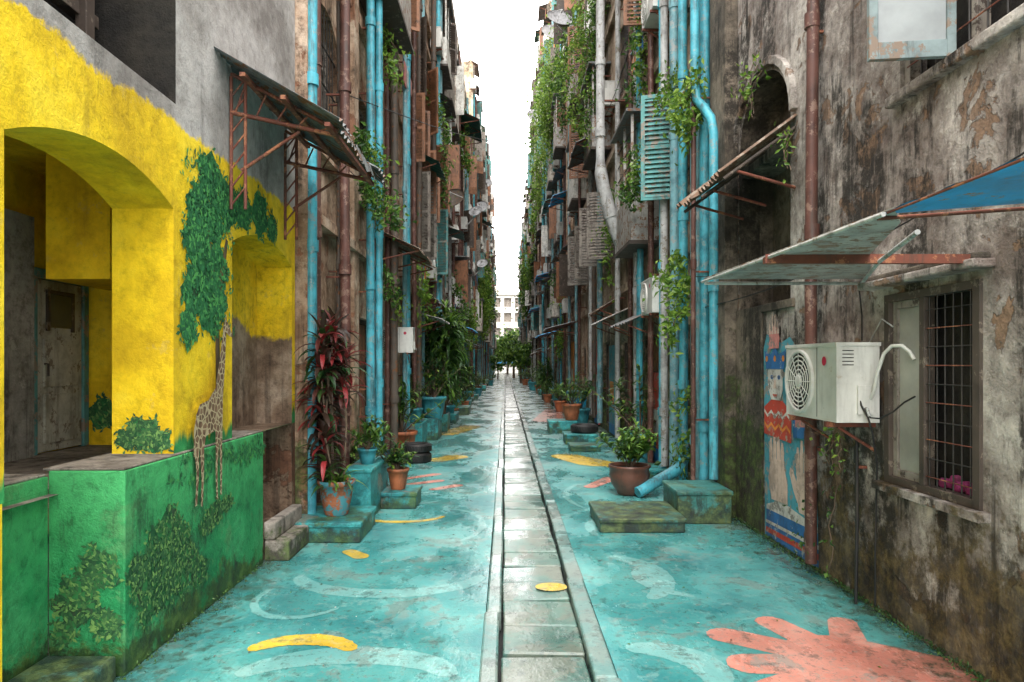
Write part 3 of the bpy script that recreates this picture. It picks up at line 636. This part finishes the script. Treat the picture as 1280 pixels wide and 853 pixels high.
rp([(6.40,1.70),(6.84,1.70),(6.88,1.88),(6.72,1.84),(6.62,1.92),(6.52,1.84),(6.36,1.88)],'bluepaint')
for y in (6.42,6.62,6.82): ell(y,1.80,.03,.03,'orangepaint')
rp([(5.85,1.1),(6.20,1.08),(6.22,1.5),(6.1,1.65),(5.9,1.45)],'bluepaint'); rp([(5.9,1.2),(6.15,1.18),(6.15,1.3),(5.92,1.32)],'pinkp')
rp([(6.52,1.90),(6.76,1.90),(6.76,2.06),(6.68,2.12),(6.56,2.10),(6.50,2.0)],'pinkp')
for k,h in enumerate((.08,.15,.18,.10)): rp([(6.51+k*.065,2.04),(6.56+k*.065,2.04),(6.558+k*.065,2.06+h),(6.53+k*.065,2.08+h)],'skinpaint')
build('figure_mural',b)
b=MB(); b.corr((2.63,6.15,4.0),(2.63,7.6,4.0),(1.95,7.6,3.5),(1.95,6.15,3.5),'rustsheet',waves=14,amp=.025,jg=.07)
for y in (6.2,6.9,7.55): b.tube([(2.63,y,3.90),(1.98,y,3.43)],.02,'darkwood',6); b.tube([(2.63,y,3.35),(2.1,y,3.50)],.015,'rust',6)
build('corrugated_awning',b)
b=MB()
def sheetp(pts,m,t=.006):
    n=len(pts); b.add([(x,y,z) for x,y,z in pts]+[(x,y,z+t) for x,y,z in pts],[tuple(range(n))[::-1],tuple(range(n,2*n))]+[(i,(i+1)%n,n+(i+1)%n,n+i) for i in range(n)],m)
sheetp([(1.45,5.0,2.37),(2.62,5.0,2.37),(2.3,4.3,2.36),(2.0,3.75,2.35),(1.62,2.8,2.33),(1.45,2.55,2.33)],'zinc')
b.corr((2.62,.9,2.42),(2.62,2.66,2.42),(1.45,2.66,2.33),(1.45,.9,2.33),'bluesheet',waves=7,amp=.004,jg=.004)
b.tube([(1.44,2.6,2.32),(1.44,5.0,2.35)],.010,'greypipe',8); b.tube([(1.455,.9,2.325),(1.455,2.6,2.325)],.005,'rust',8)
b.box(1.42,2.62,3.73,3.77,2.30,2.335,'rust'); b.box(1.42,2.62,3.73,3.735,2.335,2.35,'rust')
b.tube([(1.46,5.0,2.34),(2.62,5.0,2.34)],.012,'greypipe',8); b.tube([(1.46,2.68,2.32),(2.62,2.68,2.40)],.008,'rust',8)
b.tube([(1.75,2.9,2.31),(2.05,3.75,2.31),(2.6,5.0,2.33)],.012,'greypipe',8)
b.tube([(2.62,4.95,2.75),(2.3,4.95,2.37)],.013,'greypipe',8)
build('metal_awning',b)
b=MB()
def arc(p,q,h,n=12): p=Vector(p);q=Vector(q); return [p.lerp(q,i/n)+Vector((0,0,h*math.sin(math.pi*i/n))) for i in range(n+1)]
b.tube([(2.53,4.74,1.50),(2.525,4.68,1.56),(2.53,4.64,1.70),(2.55,4.60,1.82),(2.575,4.55,1.87),(2.60,4.48,1.87),(2.62,4.43,1.83),(2.64,4.41,1.78)],.012,'acwhite',10)
b.tube([(2.50,4.74,1.46),(2.50,4.68,1.38),(2.53,4.62,1.38),(2.57,4.53,1.43),(2.60,4.45,1.50),(2.64,4.40,1.54)],.006,'black',8)
b.tube([(2.45,4.75,1.55),(2.46,4.72,1.46),(2.50,4.71,1.38),(2.54,4.73,1.28),(2.60,4.78,1.05),(2.61,4.82,.4),(2.62,4.84,.02)],.007,'black',8)
b.tube([(2.61,5.0,1.92),(2.6,4.98,2.1),(2.61,5.05,2.35)],.006,'black',6)
b.tube([(2.61,4.9,1.9),(2.59,4.7,2.06),(2.61,4.6,2.0)],.005,'greypipe',6)
build('air_conditioner_hoses',b)
def cable(pts,r=.006):
    b=MB(); b.tube(pts,r,'black',5,False); build('overhead_cable',b)
cable(arc((2.62,2.6,2.95),(2.45,8.6,2.45),-.18)); cable(arc((2.61,4.9,2.62),(2.3,9.3,2.95),-.1),.005)
cable(arc((-2.1,7.3,4.3),(-2.0,14,5.2),-.3)); cable(arc((-2.1,9,5.3),(2.5,30,12.5),-.8),.008); cable(arc((2.5,9,4.3),(2.5,20,7),-.6)); cable(arc((2.6,8.4,5.6),(2.5,15,5.9),-.4))
def drain(x,y,z0,z1,r,m,wx,name='drain_pipe'):
    b=MB(); vpipe(b,x,y,z0,z1,r,m,wx,14); build(name,b)
drain(2.54,5.66,.1,7.5,.048,'maroon',2.63); drain(2.555,4.98,.0,1.2,.012,'black',2.63,'cable_conduit')
drain(-2.02,7.10,.12,9.5,.060,'tealpipe',-2.16); drain(-1.98,10.0,.12,12,.062,'tealpipe',-2.16); drain(-2.06,8.75,.5,12,.04,'maroon',-2.16); drain(-2.04,8.35,.3,12,.03,'darkpipe',-2.16)
drain(-2.0,11.6,.3,12,.055,'maroon',-2.16); drain(-1.9,13.2,.3,12,.06,'tealpipe',-2.16)
for y,x,r,m in ((10.5,2.42,.066,'tealpipe'),(9.85,2.44,.07,'tealpipe2'),(9.3,2.42,.062,'tealpipe'),(8.85,2.45,.05,'tealpipe2'),(8.45,2.46,.066,'tealpipe'),(8.36,2.3,.03,'maroon'),(11.3,2.4,.05,'maroon'),(12.1,2.38,.06,'tealpipe')): drain(x,y,.12,10+U(-1,1),r,m,2.63)
b=MB(); b.tube([(2.44,8.0,.4),(2.44,8.0,4.45),(2.42,8.05,4.65),(2.37,8.17,4.82),(2.32,8.28,4.95),(2.30,8.3,5.2),(2.30,8.3,9)],.055,'tealpipe',12); b.tube([(2.44,8.0,2.6),(2.44,8.0,2.75)],.07,'tealpipe',12); build('drain_pipe',b)
b=MB(); b.tube([(1.72,8.9,.07),(2.3,9.15,.33),(2.38,9.2,.4),(2.42,9.25,.5),(2.42,9.3,.7)],.075,'tealpipe',14); build('drain_pipe',b)
b=MB(); b.tube([(1.86,13.4,12),(1.86,13.4,5.75),(1.87,13.4,5.5),(1.92,13.4,5.2),(2.05,13.4,4.72),(2.14,13.4,4.40),(2.25,13.4,4.15),(2.38,13.4,4.0),(2.64,13.45,3.92)],[.085,.085,.125,.13,.13,.13,.13,.13,.13],'greypipe',18)
for z in (6.2,7.6,9,11): b.tube([(1.86,13.4,z),(1.86,13.4,z+.14)],.105,'greypipe',16)
for z in (6.9,9.4): b.box(1.86,2.64,13.38,13.42,z,z+.03,'rust')
b.tube([(2.04,13.4,4.76),(2.08,13.4,4.62)],.15,'greypipe',16)
build('waste_pipe',b)
# ------------------------------------------------------------ generic buildings
acs=[]
acs+=generic('apartment_building',-1,-2.17,7.02,22,14.5,'w1',True,1,21)
acs+=generic('apartment_building',-1,-2.2,22.02,40,16,'w3',False,1.1,22)
acs+=generic('apartment_building',-1,-2.12,40.02,62,19.5,'w2',False,1.2,23)
acs+=generic('apartment_building',-1,-2.2,62.02,90,23,'w3',False,1.3,24)
acs+=generic('apartment_building',-1,-2.15,90.02,116,22,'w2',False,1.3,25)
acs+=generic('apartment_building',1,2.64,8.32,22,15.5,'w4',True,.8,31)
acs+=generic('apartment_building',1,2.66,22.02,40,20.5,'w1',False,1,32)
acs+=generic('apartment_building',1,2.62,40.02,62,23,'w4',False,1.2,33)
acs+=generic('apartment_building',1,2.66,62.02,90,21,'w3',False,1.3,34)
acs+=generic('apartment_building',1,2.62,90.02,116,20,'w3',False,1.3,35)
for x,y,z in acs: inst(ac,(x,y,z),0 if x>0 else math.pi)
inst(ac,(2.42,11.0,2.55)); inst(ac,(-1.98,12.2,1.95),math.pi/2,.8)
for y,z in ((17.5,3.9),(17.5,4.6),(19.5,4.3),(19.5,5.0),(21.5,7.2),(24,8.6),(26,6.4),(28,5),(32,8),(36,9.5),(40,7)): inst(ac,(-1.95,y,z),math.pi)
for y,z,w,h in ((14.4,6.0,.45,1.45),(16.2,5.3,.5,1.5),(18.6,6.1,.55,1.6)):
    b=MB(); panel(b,(-2.14,y,z),(1,-.1,0),w,h,.035,'brownwood',True); panel(b,(-2.14,y+.9,z),(1,.25,0),w,h,.035,'brownwood',True); build('window_shutter',b)
def awn(side,X,y0,y1,z,o,dz,m):
    b=MB(); f=lambda p:X-side*p
    b.corr((f(0),y0,z+dz),(f(0),y1,z+dz),(f(o),y1,z),(f(o),y0,z),m,waves=int((y1-y0)*7),amp=.018,per=4)
    for q in (y0+.1,(y0+y1)/2,y1-.1): b.tube([(f(0),q,z-.2),(f(o*.95),q,z-.03)],.016,'rust',6); b.tube([(f(0),q,z+dz-.04),(f(o*.97),q,z-.03)],.016,'rust',6)
    build('corrugated_awning',b)
awn(-1,-2.16,11.2,13.6,3.65,.75,.35,'rustsheet'); awn(-1,-2.16,28,31,11.8,1.1,.5,'greensheet'); awn(-1,-2.16,15.5,17.5,3.2,.6,.25,'sheet'); awn(1,2.64,18,20.5,7.6,.8,.35,'sheet'); awn(1,2.64,15.5,17.5,3.0,.5,.3,'rustsheet'); awn(1,2.64,24,27,3.0,1.2,.3,'sheet'); awn(1,2.64,30,33,3.0,1.2,.3,'bluesheet'); awn(-1,-2.16,25,28,3.0,1.0,.3,'bluesheet'); awn(1,2.64,36,39,6.4,1.0,.3,'bluesheet'); awn(1,2.64,46,49,5.4,1.0,.3,'bluesheet'); awn(1,2.64,27,29,8.4,.8,.3,'bluesheet'); awn(1,2.64,32,35,9.4,.8,.3,'tealwood')
def dish(loc,r,az,m='dish'):
    b=MB(); rot=Matrix.Rotation(az,3,'Z')@Matrix.Rotation(math.radians(55),3,'X'); c=Vector(loc)
    b.lathe(c,[(0.01,0)]+[(r*t/6,.28*r*(t/6)**2) for t in range(1,7)]+[(r*1.01,.28*r+.02)],m,28,rot)
    tip=c+rot@Vector((0,0,r*.9))
    for a in (0,2.1,4.2): b.tube([c+rot@Vector((r*.9*math.cos(a),r*.9*math.sin(a),.25*r)),tip],.012,'greypipe',5)
    b.tube([tip,tip-(rot@Vector((0,0,.12)))],.04,'greypipe',8)
    b.tube([c,c-rot@Vector((0,0,.15)),Vector((math.copysign(abs(c.x)+.45,c.x),c.y,c.z-.6))],.03,'greypipe',8); build('satellite_dish',b)
dish((1.95,25,14.3),.48,.25); dish((2.2,31.5,16.9),.6,.25); dish((-1.7,22,7.0),.42,-.3,'darkpipe'); dish((-1.6,45,12),.5,-.3); dish((2.1,50,19.8),.6,.2); dish((-1.6,58,17.0),.5,-.2); dish((-1.3,30,8.4),.3,-.3); dish((-1.2,36,7),.3,-.3)
# ------------------------------------------------------------ vines
def vine(side,X,yc,zt,zb,wy,n,size,m='leafg',bulge=.25,name='climbing_vine'):
    b=MB(); k=max(3,n//150); face=Vector((-side,0,0))
    for s in range(k):
        y=yc+U(-wy,wy)*.9; z=zt-U(0,(zt-zb)*.7); p=X-side*.05; L=U(.2,.8)*(z-zb)+.2; pts=[]; m0=n//k; st=max(8,int(L/.12))
        ox=U(.05,bulge)
        for i in range(st+1):
            t=i/st; y+=U(-.05,.05); pts.append((p-side*(ox*math.sin(math.pi*min(1,t*1.3)*.7)+.03),y,z-L*t))
        b.tube(pts,.006,'bark',4,False)
        nodes=random.sample(pts,max(2,len(pts)//4))+pts[:2]
        mm=m if R()<.7 else 'leafy'
        for j in range(m0):
            q=random.choice(nodes) if R()<.75 else random.choice(pts); c=(q[0]-side*random.expovariate(1)*size*.6,q[1]+random.gauss(0,size*1.0),q[2]+random.gauss(0,size*.8))
            b.leaf(c,size*U(.5,1.3),size*U(.35,.75),mm,.3,face)
    build(name,b)
random.seed(77)
vine(1,2.45,8.25,5.3,4.4,.25,450,.10,'leafy',.3); vine(1,2.45,9.0,3.4,1.9,.22,480,.10,'leafy',.25); vine(1,2.6,10.9,5.4,4.4,.35,1000,.10,'leafg',.6)
vine(1,2.6,9.6,6.3,5.4,.25,260,.1,'leafy',.35); vine(1,2.6,6.9,4.9,4.3,.3,60,.07,'leafy',.12); vine(1,2.6,9.5,1.4,.3,.4,250,.1,'leafg',.2)
vine(1,2.6,12,9,5.5,.5,700,.11,'leafg',.4); vine(1,2.6,17.5,13,6.0,.9,2000,.12,'leafg',.5); vine(1,2.6,20.5,14,8,.8,1600,.14,'leafy',.6); vine(1,2.6,15.5,6.5,3.0,.4,350,.12,'leafy',.3)
vine(1,2.6,25,16,9,1.5,1300,.17,'leafg',.6); vine(1,2.6,31,17,11,2.4,3800,.18,'leafy',.9); vine(1,2.6,36,19,10,2.5,3200,.19,'leafy',.9); vine(1,2.6,44,20,10,3,1700,.22,'leafy',.9); vine(1,2.6,55,16,6,4,1200,.26,'leafg',.9); vine(1,2.6,75,16,5,7,1200,.33,'leafg',.9); vine(1,2.6,28,6,1.5,2,600,.16,'leafg',.5)
vine(-1,-2.1,9.6,5.1,3.8,.4,700,.1,'leafg',.5); vine(-1,-2.1,10.6,8,6,.3,300,.1,'leafy',.4); vine(-1,-2.1,11.2,3.9,2.3,.3,250,.09,'leafg',.3); vine(-1,-2.1,15,4.2,1.5,.5,400,.12,'leafy',.4)
vine(-1,-2.1,18,9,5,.6,500,.14,'leafg',.5); vine(-1,-2.1,24,5,1.5,1.5,700,.17,'leafg',.6); vine(-1,-2.1,33,6,1.5,2,700,.2,'leafy',.6); vine(-1,-2.1,48,10,3,3,2200,.24,'leafy',.8); vine(-1,-2.1,58,11,4,4,1500,.28,'leafg',.9); vine(-1,-2.1,28,13,9,1,350,.18,'leafg',.5); vine(-1,-2.1,13.5,12,8,.5,350,.12,'leafg',.4)
vine(1,2.63,5.5,.9,.0,.5,60,.05,'leafg',.05,'wall_weed'); vine(1,2.55,5.0,1.32,1.15,.12,40,.05,'leafy',.05,'wall_weed'); vine(1,2.6,6.0,3.9,3.6,.1,40,.06,'leafy',.08,'wall_weed'); vine(-1,-2.14,7.4,2.4,1.9,.1,50,.06,'leafy',.08,'wall_weed')
b=MB()
for i in range(2200):
    y=U(3,8) ; s=random.random()<.75; x=(2.63-random.expovariate(1)*.035) if s else (-2.12+random.expovariate(1)*.03)
    b.leaf((x,y,U(.0,.03)+.01),U(.010,.03),U(.008,.018),'leafd',-.6)
build('ground_moss',b)
b=MB()
for i in range(120):
    y=3.3+random.expovariate(1)*5; x=random.choice([U(-2.05,-.2),U(.66,2.5)]); L=U(.010,.028); t=U(0,6.28); z=.012
    b.poly([(x,y,z-.006),(x+L*math.cos(t)*.5-L*.25*math.sin(t),y+L*math.sin(t)*.5+L*.25*math.cos(t),z),(x+L*math.cos(t),y+L*math.sin(t),z-.005),(x+L*math.cos(t)*.5+L*.25*math.sin(t),y+L*math.sin(t)*.5-L*.25*math.cos(t),z)],random.choice(['leafy','bark','whitep','leafd']))
build('fallen_leaves',b)
# ------------------------------------------------------------ blocks, pots, plants
def block(x0,x1,y0,y1,h,m='tealblock',name='concrete_block',top=True):
    b=MB(); b.box(x0,x1,y0,y1,0,h,m)
    if top: b.box(x0-.015,x1+.015,y0-.015,y1+.015,h-.05,h+.002,m)
    build(name,b,bevel=.014)
block(-2.09,-1.42,6.66,7.45,.20); block(-1.78,-1.50,7.60,8.7,.58); block(-1.58,-1.08,8.22,8.75,.20)
block(.98,1.86,7.06,7.95,.15,'mossblock'); block(1.88,2.47,7.45,8.15,.36,'mossblock')
block(1.3,2.0,14.8,15.5,.22); block(1.1,1.8,17.3,18,.3); block(1.3,1.9,13.6,14.2,.12); block(1.95,2.5,10.3,11,.15)
def planter(x0,x1,y0,y1,h,m='tealblock'):
    b=MB(); t=.06; b.box(x0,x1,y0,y0+t,0,h,m); b.box(x0,x1,y1-t,y1,0,h,m); b.box(x0,x0+t,y0+t,y1-t,0,h-.002,m); b.box(x1-t,x1,y0+t,y1-t,0,h-.002,m); b.box(x0+t,x1-t,y0+t,y1-t,.01,h-.06,'soil'); build('concrete_planter',b,bevel=.012)
planter(-2.15,-1.66,13.6,14.5,.56); planter(-2.1,-1.55,15.6,16.6,.5); planter(-2.0,-1.5,17.6,18.5,.45)
def pot(b,c,r,h,m,bowl=False):
    x,y,z=c
    pr=[(.0,0),(r*.62,0),(r*.68,h*.05),(r*.86,h*.5),(r*.95,h*.85),(r*1.05,h*.86),(r*1.07,h),(r*.95,h),(r*.92,h*.86)] if not bowl else [(0,0),(r*.5,0),(r*.6,h*.06),(r*.92,h*.4),(r*1.0,h*.68),(r*.95,h*.86),(r*1.04,h*.93),(r*1.04,h),(r*.92,h),(r*.9,h*.88)]
    b.lathe(c,pr,m,28); b.lathe((x,y,z+h*.86),[(0,.01),(r*.93,0)],'soil',28)
def rosette(b,p,n,L,W,m,e0=.2,e1=1.3,dr=1.3):
    for i in range(n): b.strap(p,U(0,6.283),L*U(.7,1.15),W*U(.8,1.2),U(e0,e1),dr*U(.6,1.3),m if not callable(m) else m())
random.seed(41); b=MB(); c=(-1.74,7.02,.20); pot(b,c,.18,.36,'terracotta')
for i,h in enumerate((1.5,1.25,1.6,1.05,.8,1.35,.5,1.15)):
    a=U(0,6.28); top=Vector((c[0]+U(-.2,.22),c[1]+U(-.2,.2),.5+h)); b.tube([(c[0]+.07*math.cos(a),c[1]+.07*math.sin(a),.5),(c[0]+.1*math.cos(a),c[1]+.1*math.sin(a),.5+h*.5),top],.011,'bark',6)
    for k in range(6): rosette(b,top-Vector((0,0,k*.08)),7,.32,.048,lambda:random.choice(['leafr','leafr','leafd','leafr']),-.1,1.2,1.6)
    rosette(b,top,7,.28,.05,'leafr',.9,1.5,.7)
for i in range(50): b.strap((c[0]+U(-.1,.1),c[1]+U(-.1,.1),.52),U(0,6.28),.3,.03,U(.2,1.3),1.4,random.choice(['leafg','leafy','leafd']))
build('potted_plant',b)
def bushy(c,r,h,m,pr,ph,n=260,ls=.09,lm='leafg',bowl=False,spread=1.0):
    b=MB(); pot(b,c,pr,ph,m,bowl); x,y,z=c
    for i in range(14):
        a=U(0,6.28); el=U(.6,1.5); L=h*U(.6,1); d=Vector((math.cos(a)*math.cos(el)*spread,math.sin(a)*math.cos(el)*spread,math.sin(el))); p0=Vector((x,y,z+ph*.86)); p1=p0+d*L
        b.tube([p0,p0.lerp(p1,.5)+Vector((0,0,.03)),p1],[.008,.006,.003],'bark',5)
        for k in range(n//14):
            t=U(.35,1.05); q=p0.lerp(p1,t)
            b.strap(q,U(0,6.28),ls*U(.8,1.5),ls*.36,U(-.3,1.2),.8,lm if R()<.7 else 'leafy',3)
    return build('potted_plant',b)
bushy((-1.33,8.45,.20),.3,.38,'orangepot',.13,.26,lm='leafd'); bushy((-1.62,8.0,.58),.3,.45,'tealpot',.11,.18,lm='leafg')
bushy((1.66,9.15,0),.5,.62,'brownpot',.27,.40,n=620,ls=.11,lm='leafg',bowl=True)
hp=bushy((0,0,0),.3,.6,'orangepot',.17,.3,n=200,lm='leafg'); hp2=bushy((0,0,0),.3,.8,'tealpot',.19,.34,n=240,lm='leafd')
hp.location=(-1.85,9.4,0); hp2.location=(-1.9,14.05,.5)
for i,(x,y,z) in enumerate([(-1.7,16,.45),(-1.95,12.8,0),(-1.8,20.5,0),(-1.7,22.3,0),(-1.9,24.5,0),(-1.6,27,0),(-1.8,29.5,0),(-1.7,33,0),(-1.5,37,0),(-1.7,42,0),(2.1,19.2,0),(2.0,25,0),(2.1,27.5,0),(1.9,31,0),(2.1,35,0),(2,40,0),(1.8,45,0),(-1.5,48,0),(2.35,11.9,0),(1.7,17.6,.3),(-1.2,55,0),(1.6,56,0)]):
    inst(hp if i%2 else hp2,(x,y,z),U(0,6),U(.9,1.7))
def dracaena(c,H,n,L,name='dracaena_plant'):
    b=MB()
    for i in range(n):
        x=c[0]+U(-.12,.12);y=c[1]+U(-.25,.25); h=H*U(.4,1); top=Vector((x+U(-.3,.3),y+U(-.3,.3),c[2]+h)); base=Vector((x,y,c[2])); b.tube([base,base.lerp(top,.5)+Vector((.03,0,0)),top],[.03,.024,.02],'bark',7)
        for k in range(9): rosette(b,top-Vector((0,0,k*.11)),8,L,.075,lambda:random.choice(['leafd','leafg','leafg']),-.2,1.2,1.8)
        rosette(b,top,8,L*.8,.06,'leafy',.8,1.5,.9)
    build(name,b)
random.seed(8); dracaena((-1.68,17.7,.40),3.0,9,.6); dracaena((-1.95,14.1,.5),.8,2,.35); dracaena((-1.75,30,.0),2.0,3,.5); dracaena((1.9,33,.0),2.0,3,.5)
def tire(c,R0=.29,w=.17):
    b=MB(); z=c[2]
    b.lathe(c,[(R0*.62,.02),(R0*.7,.0),(R0*.9,.0),(R0*.99,.03),(R0,w*.5),(R0*.99,w-.03),(R0*.9,w),(R0*.7,w),(R0*.62,w-.02),(R0*.60,w*.8),(R0*.72,w*.5),(R0*.60,w*.2),(R0*.62,.02)],'black',36)
    for k in range(36):
        a=k*math.pi/18; b.obox((c[0]+R0*math.cos(a),c[1]+R0*math.sin(a),z+w/2),(.014,.03,w*.7),Matrix.Rotation(a,3,'Z')@Matrix.Rotation(.4,3,'X'),'black')
    for k in (.78,.86): b.lathe(c,[(R0*k,w),(R0*(k+.01),w+.005),(R0*(k+.02),w)],'black',36)
    build('tire',b)
tire((-1.62,12.2,.0)); tire((1.75,15.2,.222),.3,.18); tire((-1.60,12.22,.175),.27,.15)
b=MB(); x,y=2.15,20.6
v=[]
for (s,z) in ((.22,0),(.27,.82),(.30,.82),(.30,.88)): v+=[(x-s,y-s,z),(x+s,y-s,z),(x+s,y+s,z),(x-s,y+s,z)]
b.add(v,[(i*4+k,i*4+(k+1)%4,i*4+4+(k+1)%4,i*4+4+k) for i in range(3) for k in range(4)],'binblue'); b.box(x-.29,x+.29,y-.29,y+.29,.885,.94,'binblue'); b.box(x-.2,x+.2,y-.32,y-.29,.84,.87,'binblue')
for q in (-.2,.2): b.tube([(x+q-.03,y+.3,.07),(x+q+.03,y+.3,.07)],.07,'black',12)
build('trash_bin',b,bevel=.012)
random.seed(12)
for side in (-1,1):
    y=21.5 if side>0 else 20
    while y<100:
        w=U(.5,.9); L=U(.8,1.6); h=U(.12,.35); m=random.choice(['tealblock','tealblock','conc','mossblock'])
        if side<0: block(-2.15,-2.15+w,y,y+L,h,m,'concrete_step')
        else: block(2.62-w,2.62,y,y+L,h,m,'concrete_step')
        y+=L+U(1.2,3.2)
for side,X,y,h,m in ((1,2.62,16.2,2.2,'tealp'),(1,2.62,19.0,2.4,'redpaint'),(1,2.63,26.2,2.6,'orangepaint'),(1,2.63,29.2,2.4,'bluewood'),(1,2.63,34,2.6,'redpaint'),(-1,-2.15,23.6,2.4,'tealp'),(-1,-2.18,31,2.4,'orangepaint'),(-1,-2.16,12.1,1.8,'tealp'),(1,2.62,11.2,1.6,'redpaint')):
    b=MB(); x0,x1=sorted((X+side*.01,X-side*.03)); b.box(x0,x1,y,y+.9,.05,h,m); b.box(x0-.004,x1+.004,y+.15,y+.75,h*.35,h*.6,'whitewood' if m!='tealp' else 'orangepaint'); b.box(x0-.006,x1+.006,y+.05,y+.85,.06,.3,'bluewood'); build('painted_board',b)
# ------------------------------------------------------------ end of alley
e=empty('terminal_building'); b=MB(); Y=132
b.box(-22,22,Y+.4,Y+12,0,15.2,'greywood')
for k in range(6): b.box(-22.2,22.2,Y,Y+.6,k*2.9,k*2.9+1.15,'cream')
x=-22
while x<22: b.box(x,x+.7,Y+.05,Y+.6,0,15.3,'cream'); x+=2.1
b.box(-22.5,22.5,Y-.3,Y+.7,15.1,15.6,'cream'); b.box(-3,-1,Y+3,Y+5,15.2,17,'w3')
build('walls',b,e)
def tree(c,H,cr,n,ls,name='tree'):
    b=MB(); c=Vector(c); top=c+Vector((U(-.2,.2),U(-.2,.2),H*.6)); b.tube([c,c.lerp(top,.5)+Vector((.05,.0,0)),top],[H*.035,H*.025,H*.012],'bark',8); cl=[]
    for i in range(11):
        a=U(0,6.28); s=c.lerp(top,U(.5,1)); q=s+Vector((math.cos(a)*cr*U(.3,.8),math.sin(a)*cr*U(.3,.8),H*U(.05,.4))); b.tube([s,s.lerp(q,.5)+Vector((0,0,.05)),q],[H*.012,H*.008,H*.004],'bark',5); cl.append(q)
    for i in range(n):
        q=random.choice(cl); r=cr*.33; b.leaf(q+Vector((random.gauss(0,r*.6),random.gauss(0,r*.6),random.gauss(0,r*.5))),ls*U(.6,1.3),ls*.6,'leafg' if R()<.6 else 'leafy')
    build(name,b)
random.seed(4); tree((1.4,62,0),3.6,1.4,2000,.28); tree((1.0,84,0),5,2,1800,.4); tree((-.9,78,0),2.8,1,900,.3); tree((2.4,118,0),7,4,2200,.7); tree((-3,120,0),6,4,1800,.7); tree((.3,112,0),5,2.5,1500,.5)
b=MB(); b.tube([(.1,66,0),(.1,66,2.1)],.025,'greypipe',8); b.lathe((.1,66,1.8),[(1.0,0),(.75,.14),(.4,.25),(.01,.32)],'bluesheet',10); build('parasol',b)
# ------------------------------------------------------------ light
w=bpy.data.worlds.new("World"); scene.world=w; w.use_nodes=True; nt=w.node_tree; nt.nodes.clear()
o=nt.nodes.new('ShaderNodeOutputWorld'); bg=nt.nodes.new('ShaderNodeBackground'); sky=nt.nodes.new('ShaderNodeTexSky'); sky.sky_type='NISHITA'; sky.sun_disc=False
sky.sun_elevation=math.radians(58); sky.sun_rotation=math.radians(180); sky.dust_density=6; sky.air_density=1.2
hs=nt.nodes.new('ShaderNodeHueSaturation'); hs.inputs['Saturation'].default_value=.12; hs.inputs['Value'].default_value=1.0
ad=nt.nodes.new('ShaderNodeMix'); ad.data_type='RGBA'; ad.blend_type='ADD'; ad.inputs[0].default_value=1; ad.inputs[7].default_value=(32,31.5,30.8,1)
nt.links.new(sky.outputs[0],hs.inputs['Color']); nt.links.new(hs.outputs[0],ad.inputs[6]); nt.links.new(ad.outputs[2],bg.inputs[0]); bg.inputs[1].default_value=.15; nt.links.new(bg.outputs[0],o.inputs[0])
sl=bpy.data.lights.new('sun','SUN'); sl.energy=1.4; sl.angle=math.radians(20); sl.color=(1,.96,.90); so=bpy.data.objects.new('sun',sl); so.rotation_euler=(math.radians(32),0,math.radians(4)); scene.collection.objects.link(so)
cam=bpy.data.cameras.new('camera'); cam.lens=24; cam.sensor_width=36; cam.shift_x=.00625; cam.shift_y=.0223; cam.clip_end=3000; cam.clip_start=.05
co=bpy.data.objects.new('camera',cam); co.location=(0,0,1.75); co.rotation_euler=(math.radians(90),0,0); scene.collection.objects.link(co); scene.camera=co
scene.view_settings.view_transform='Standard'; scene.view_settings.look='None'; scene.view_settings.exposure=0
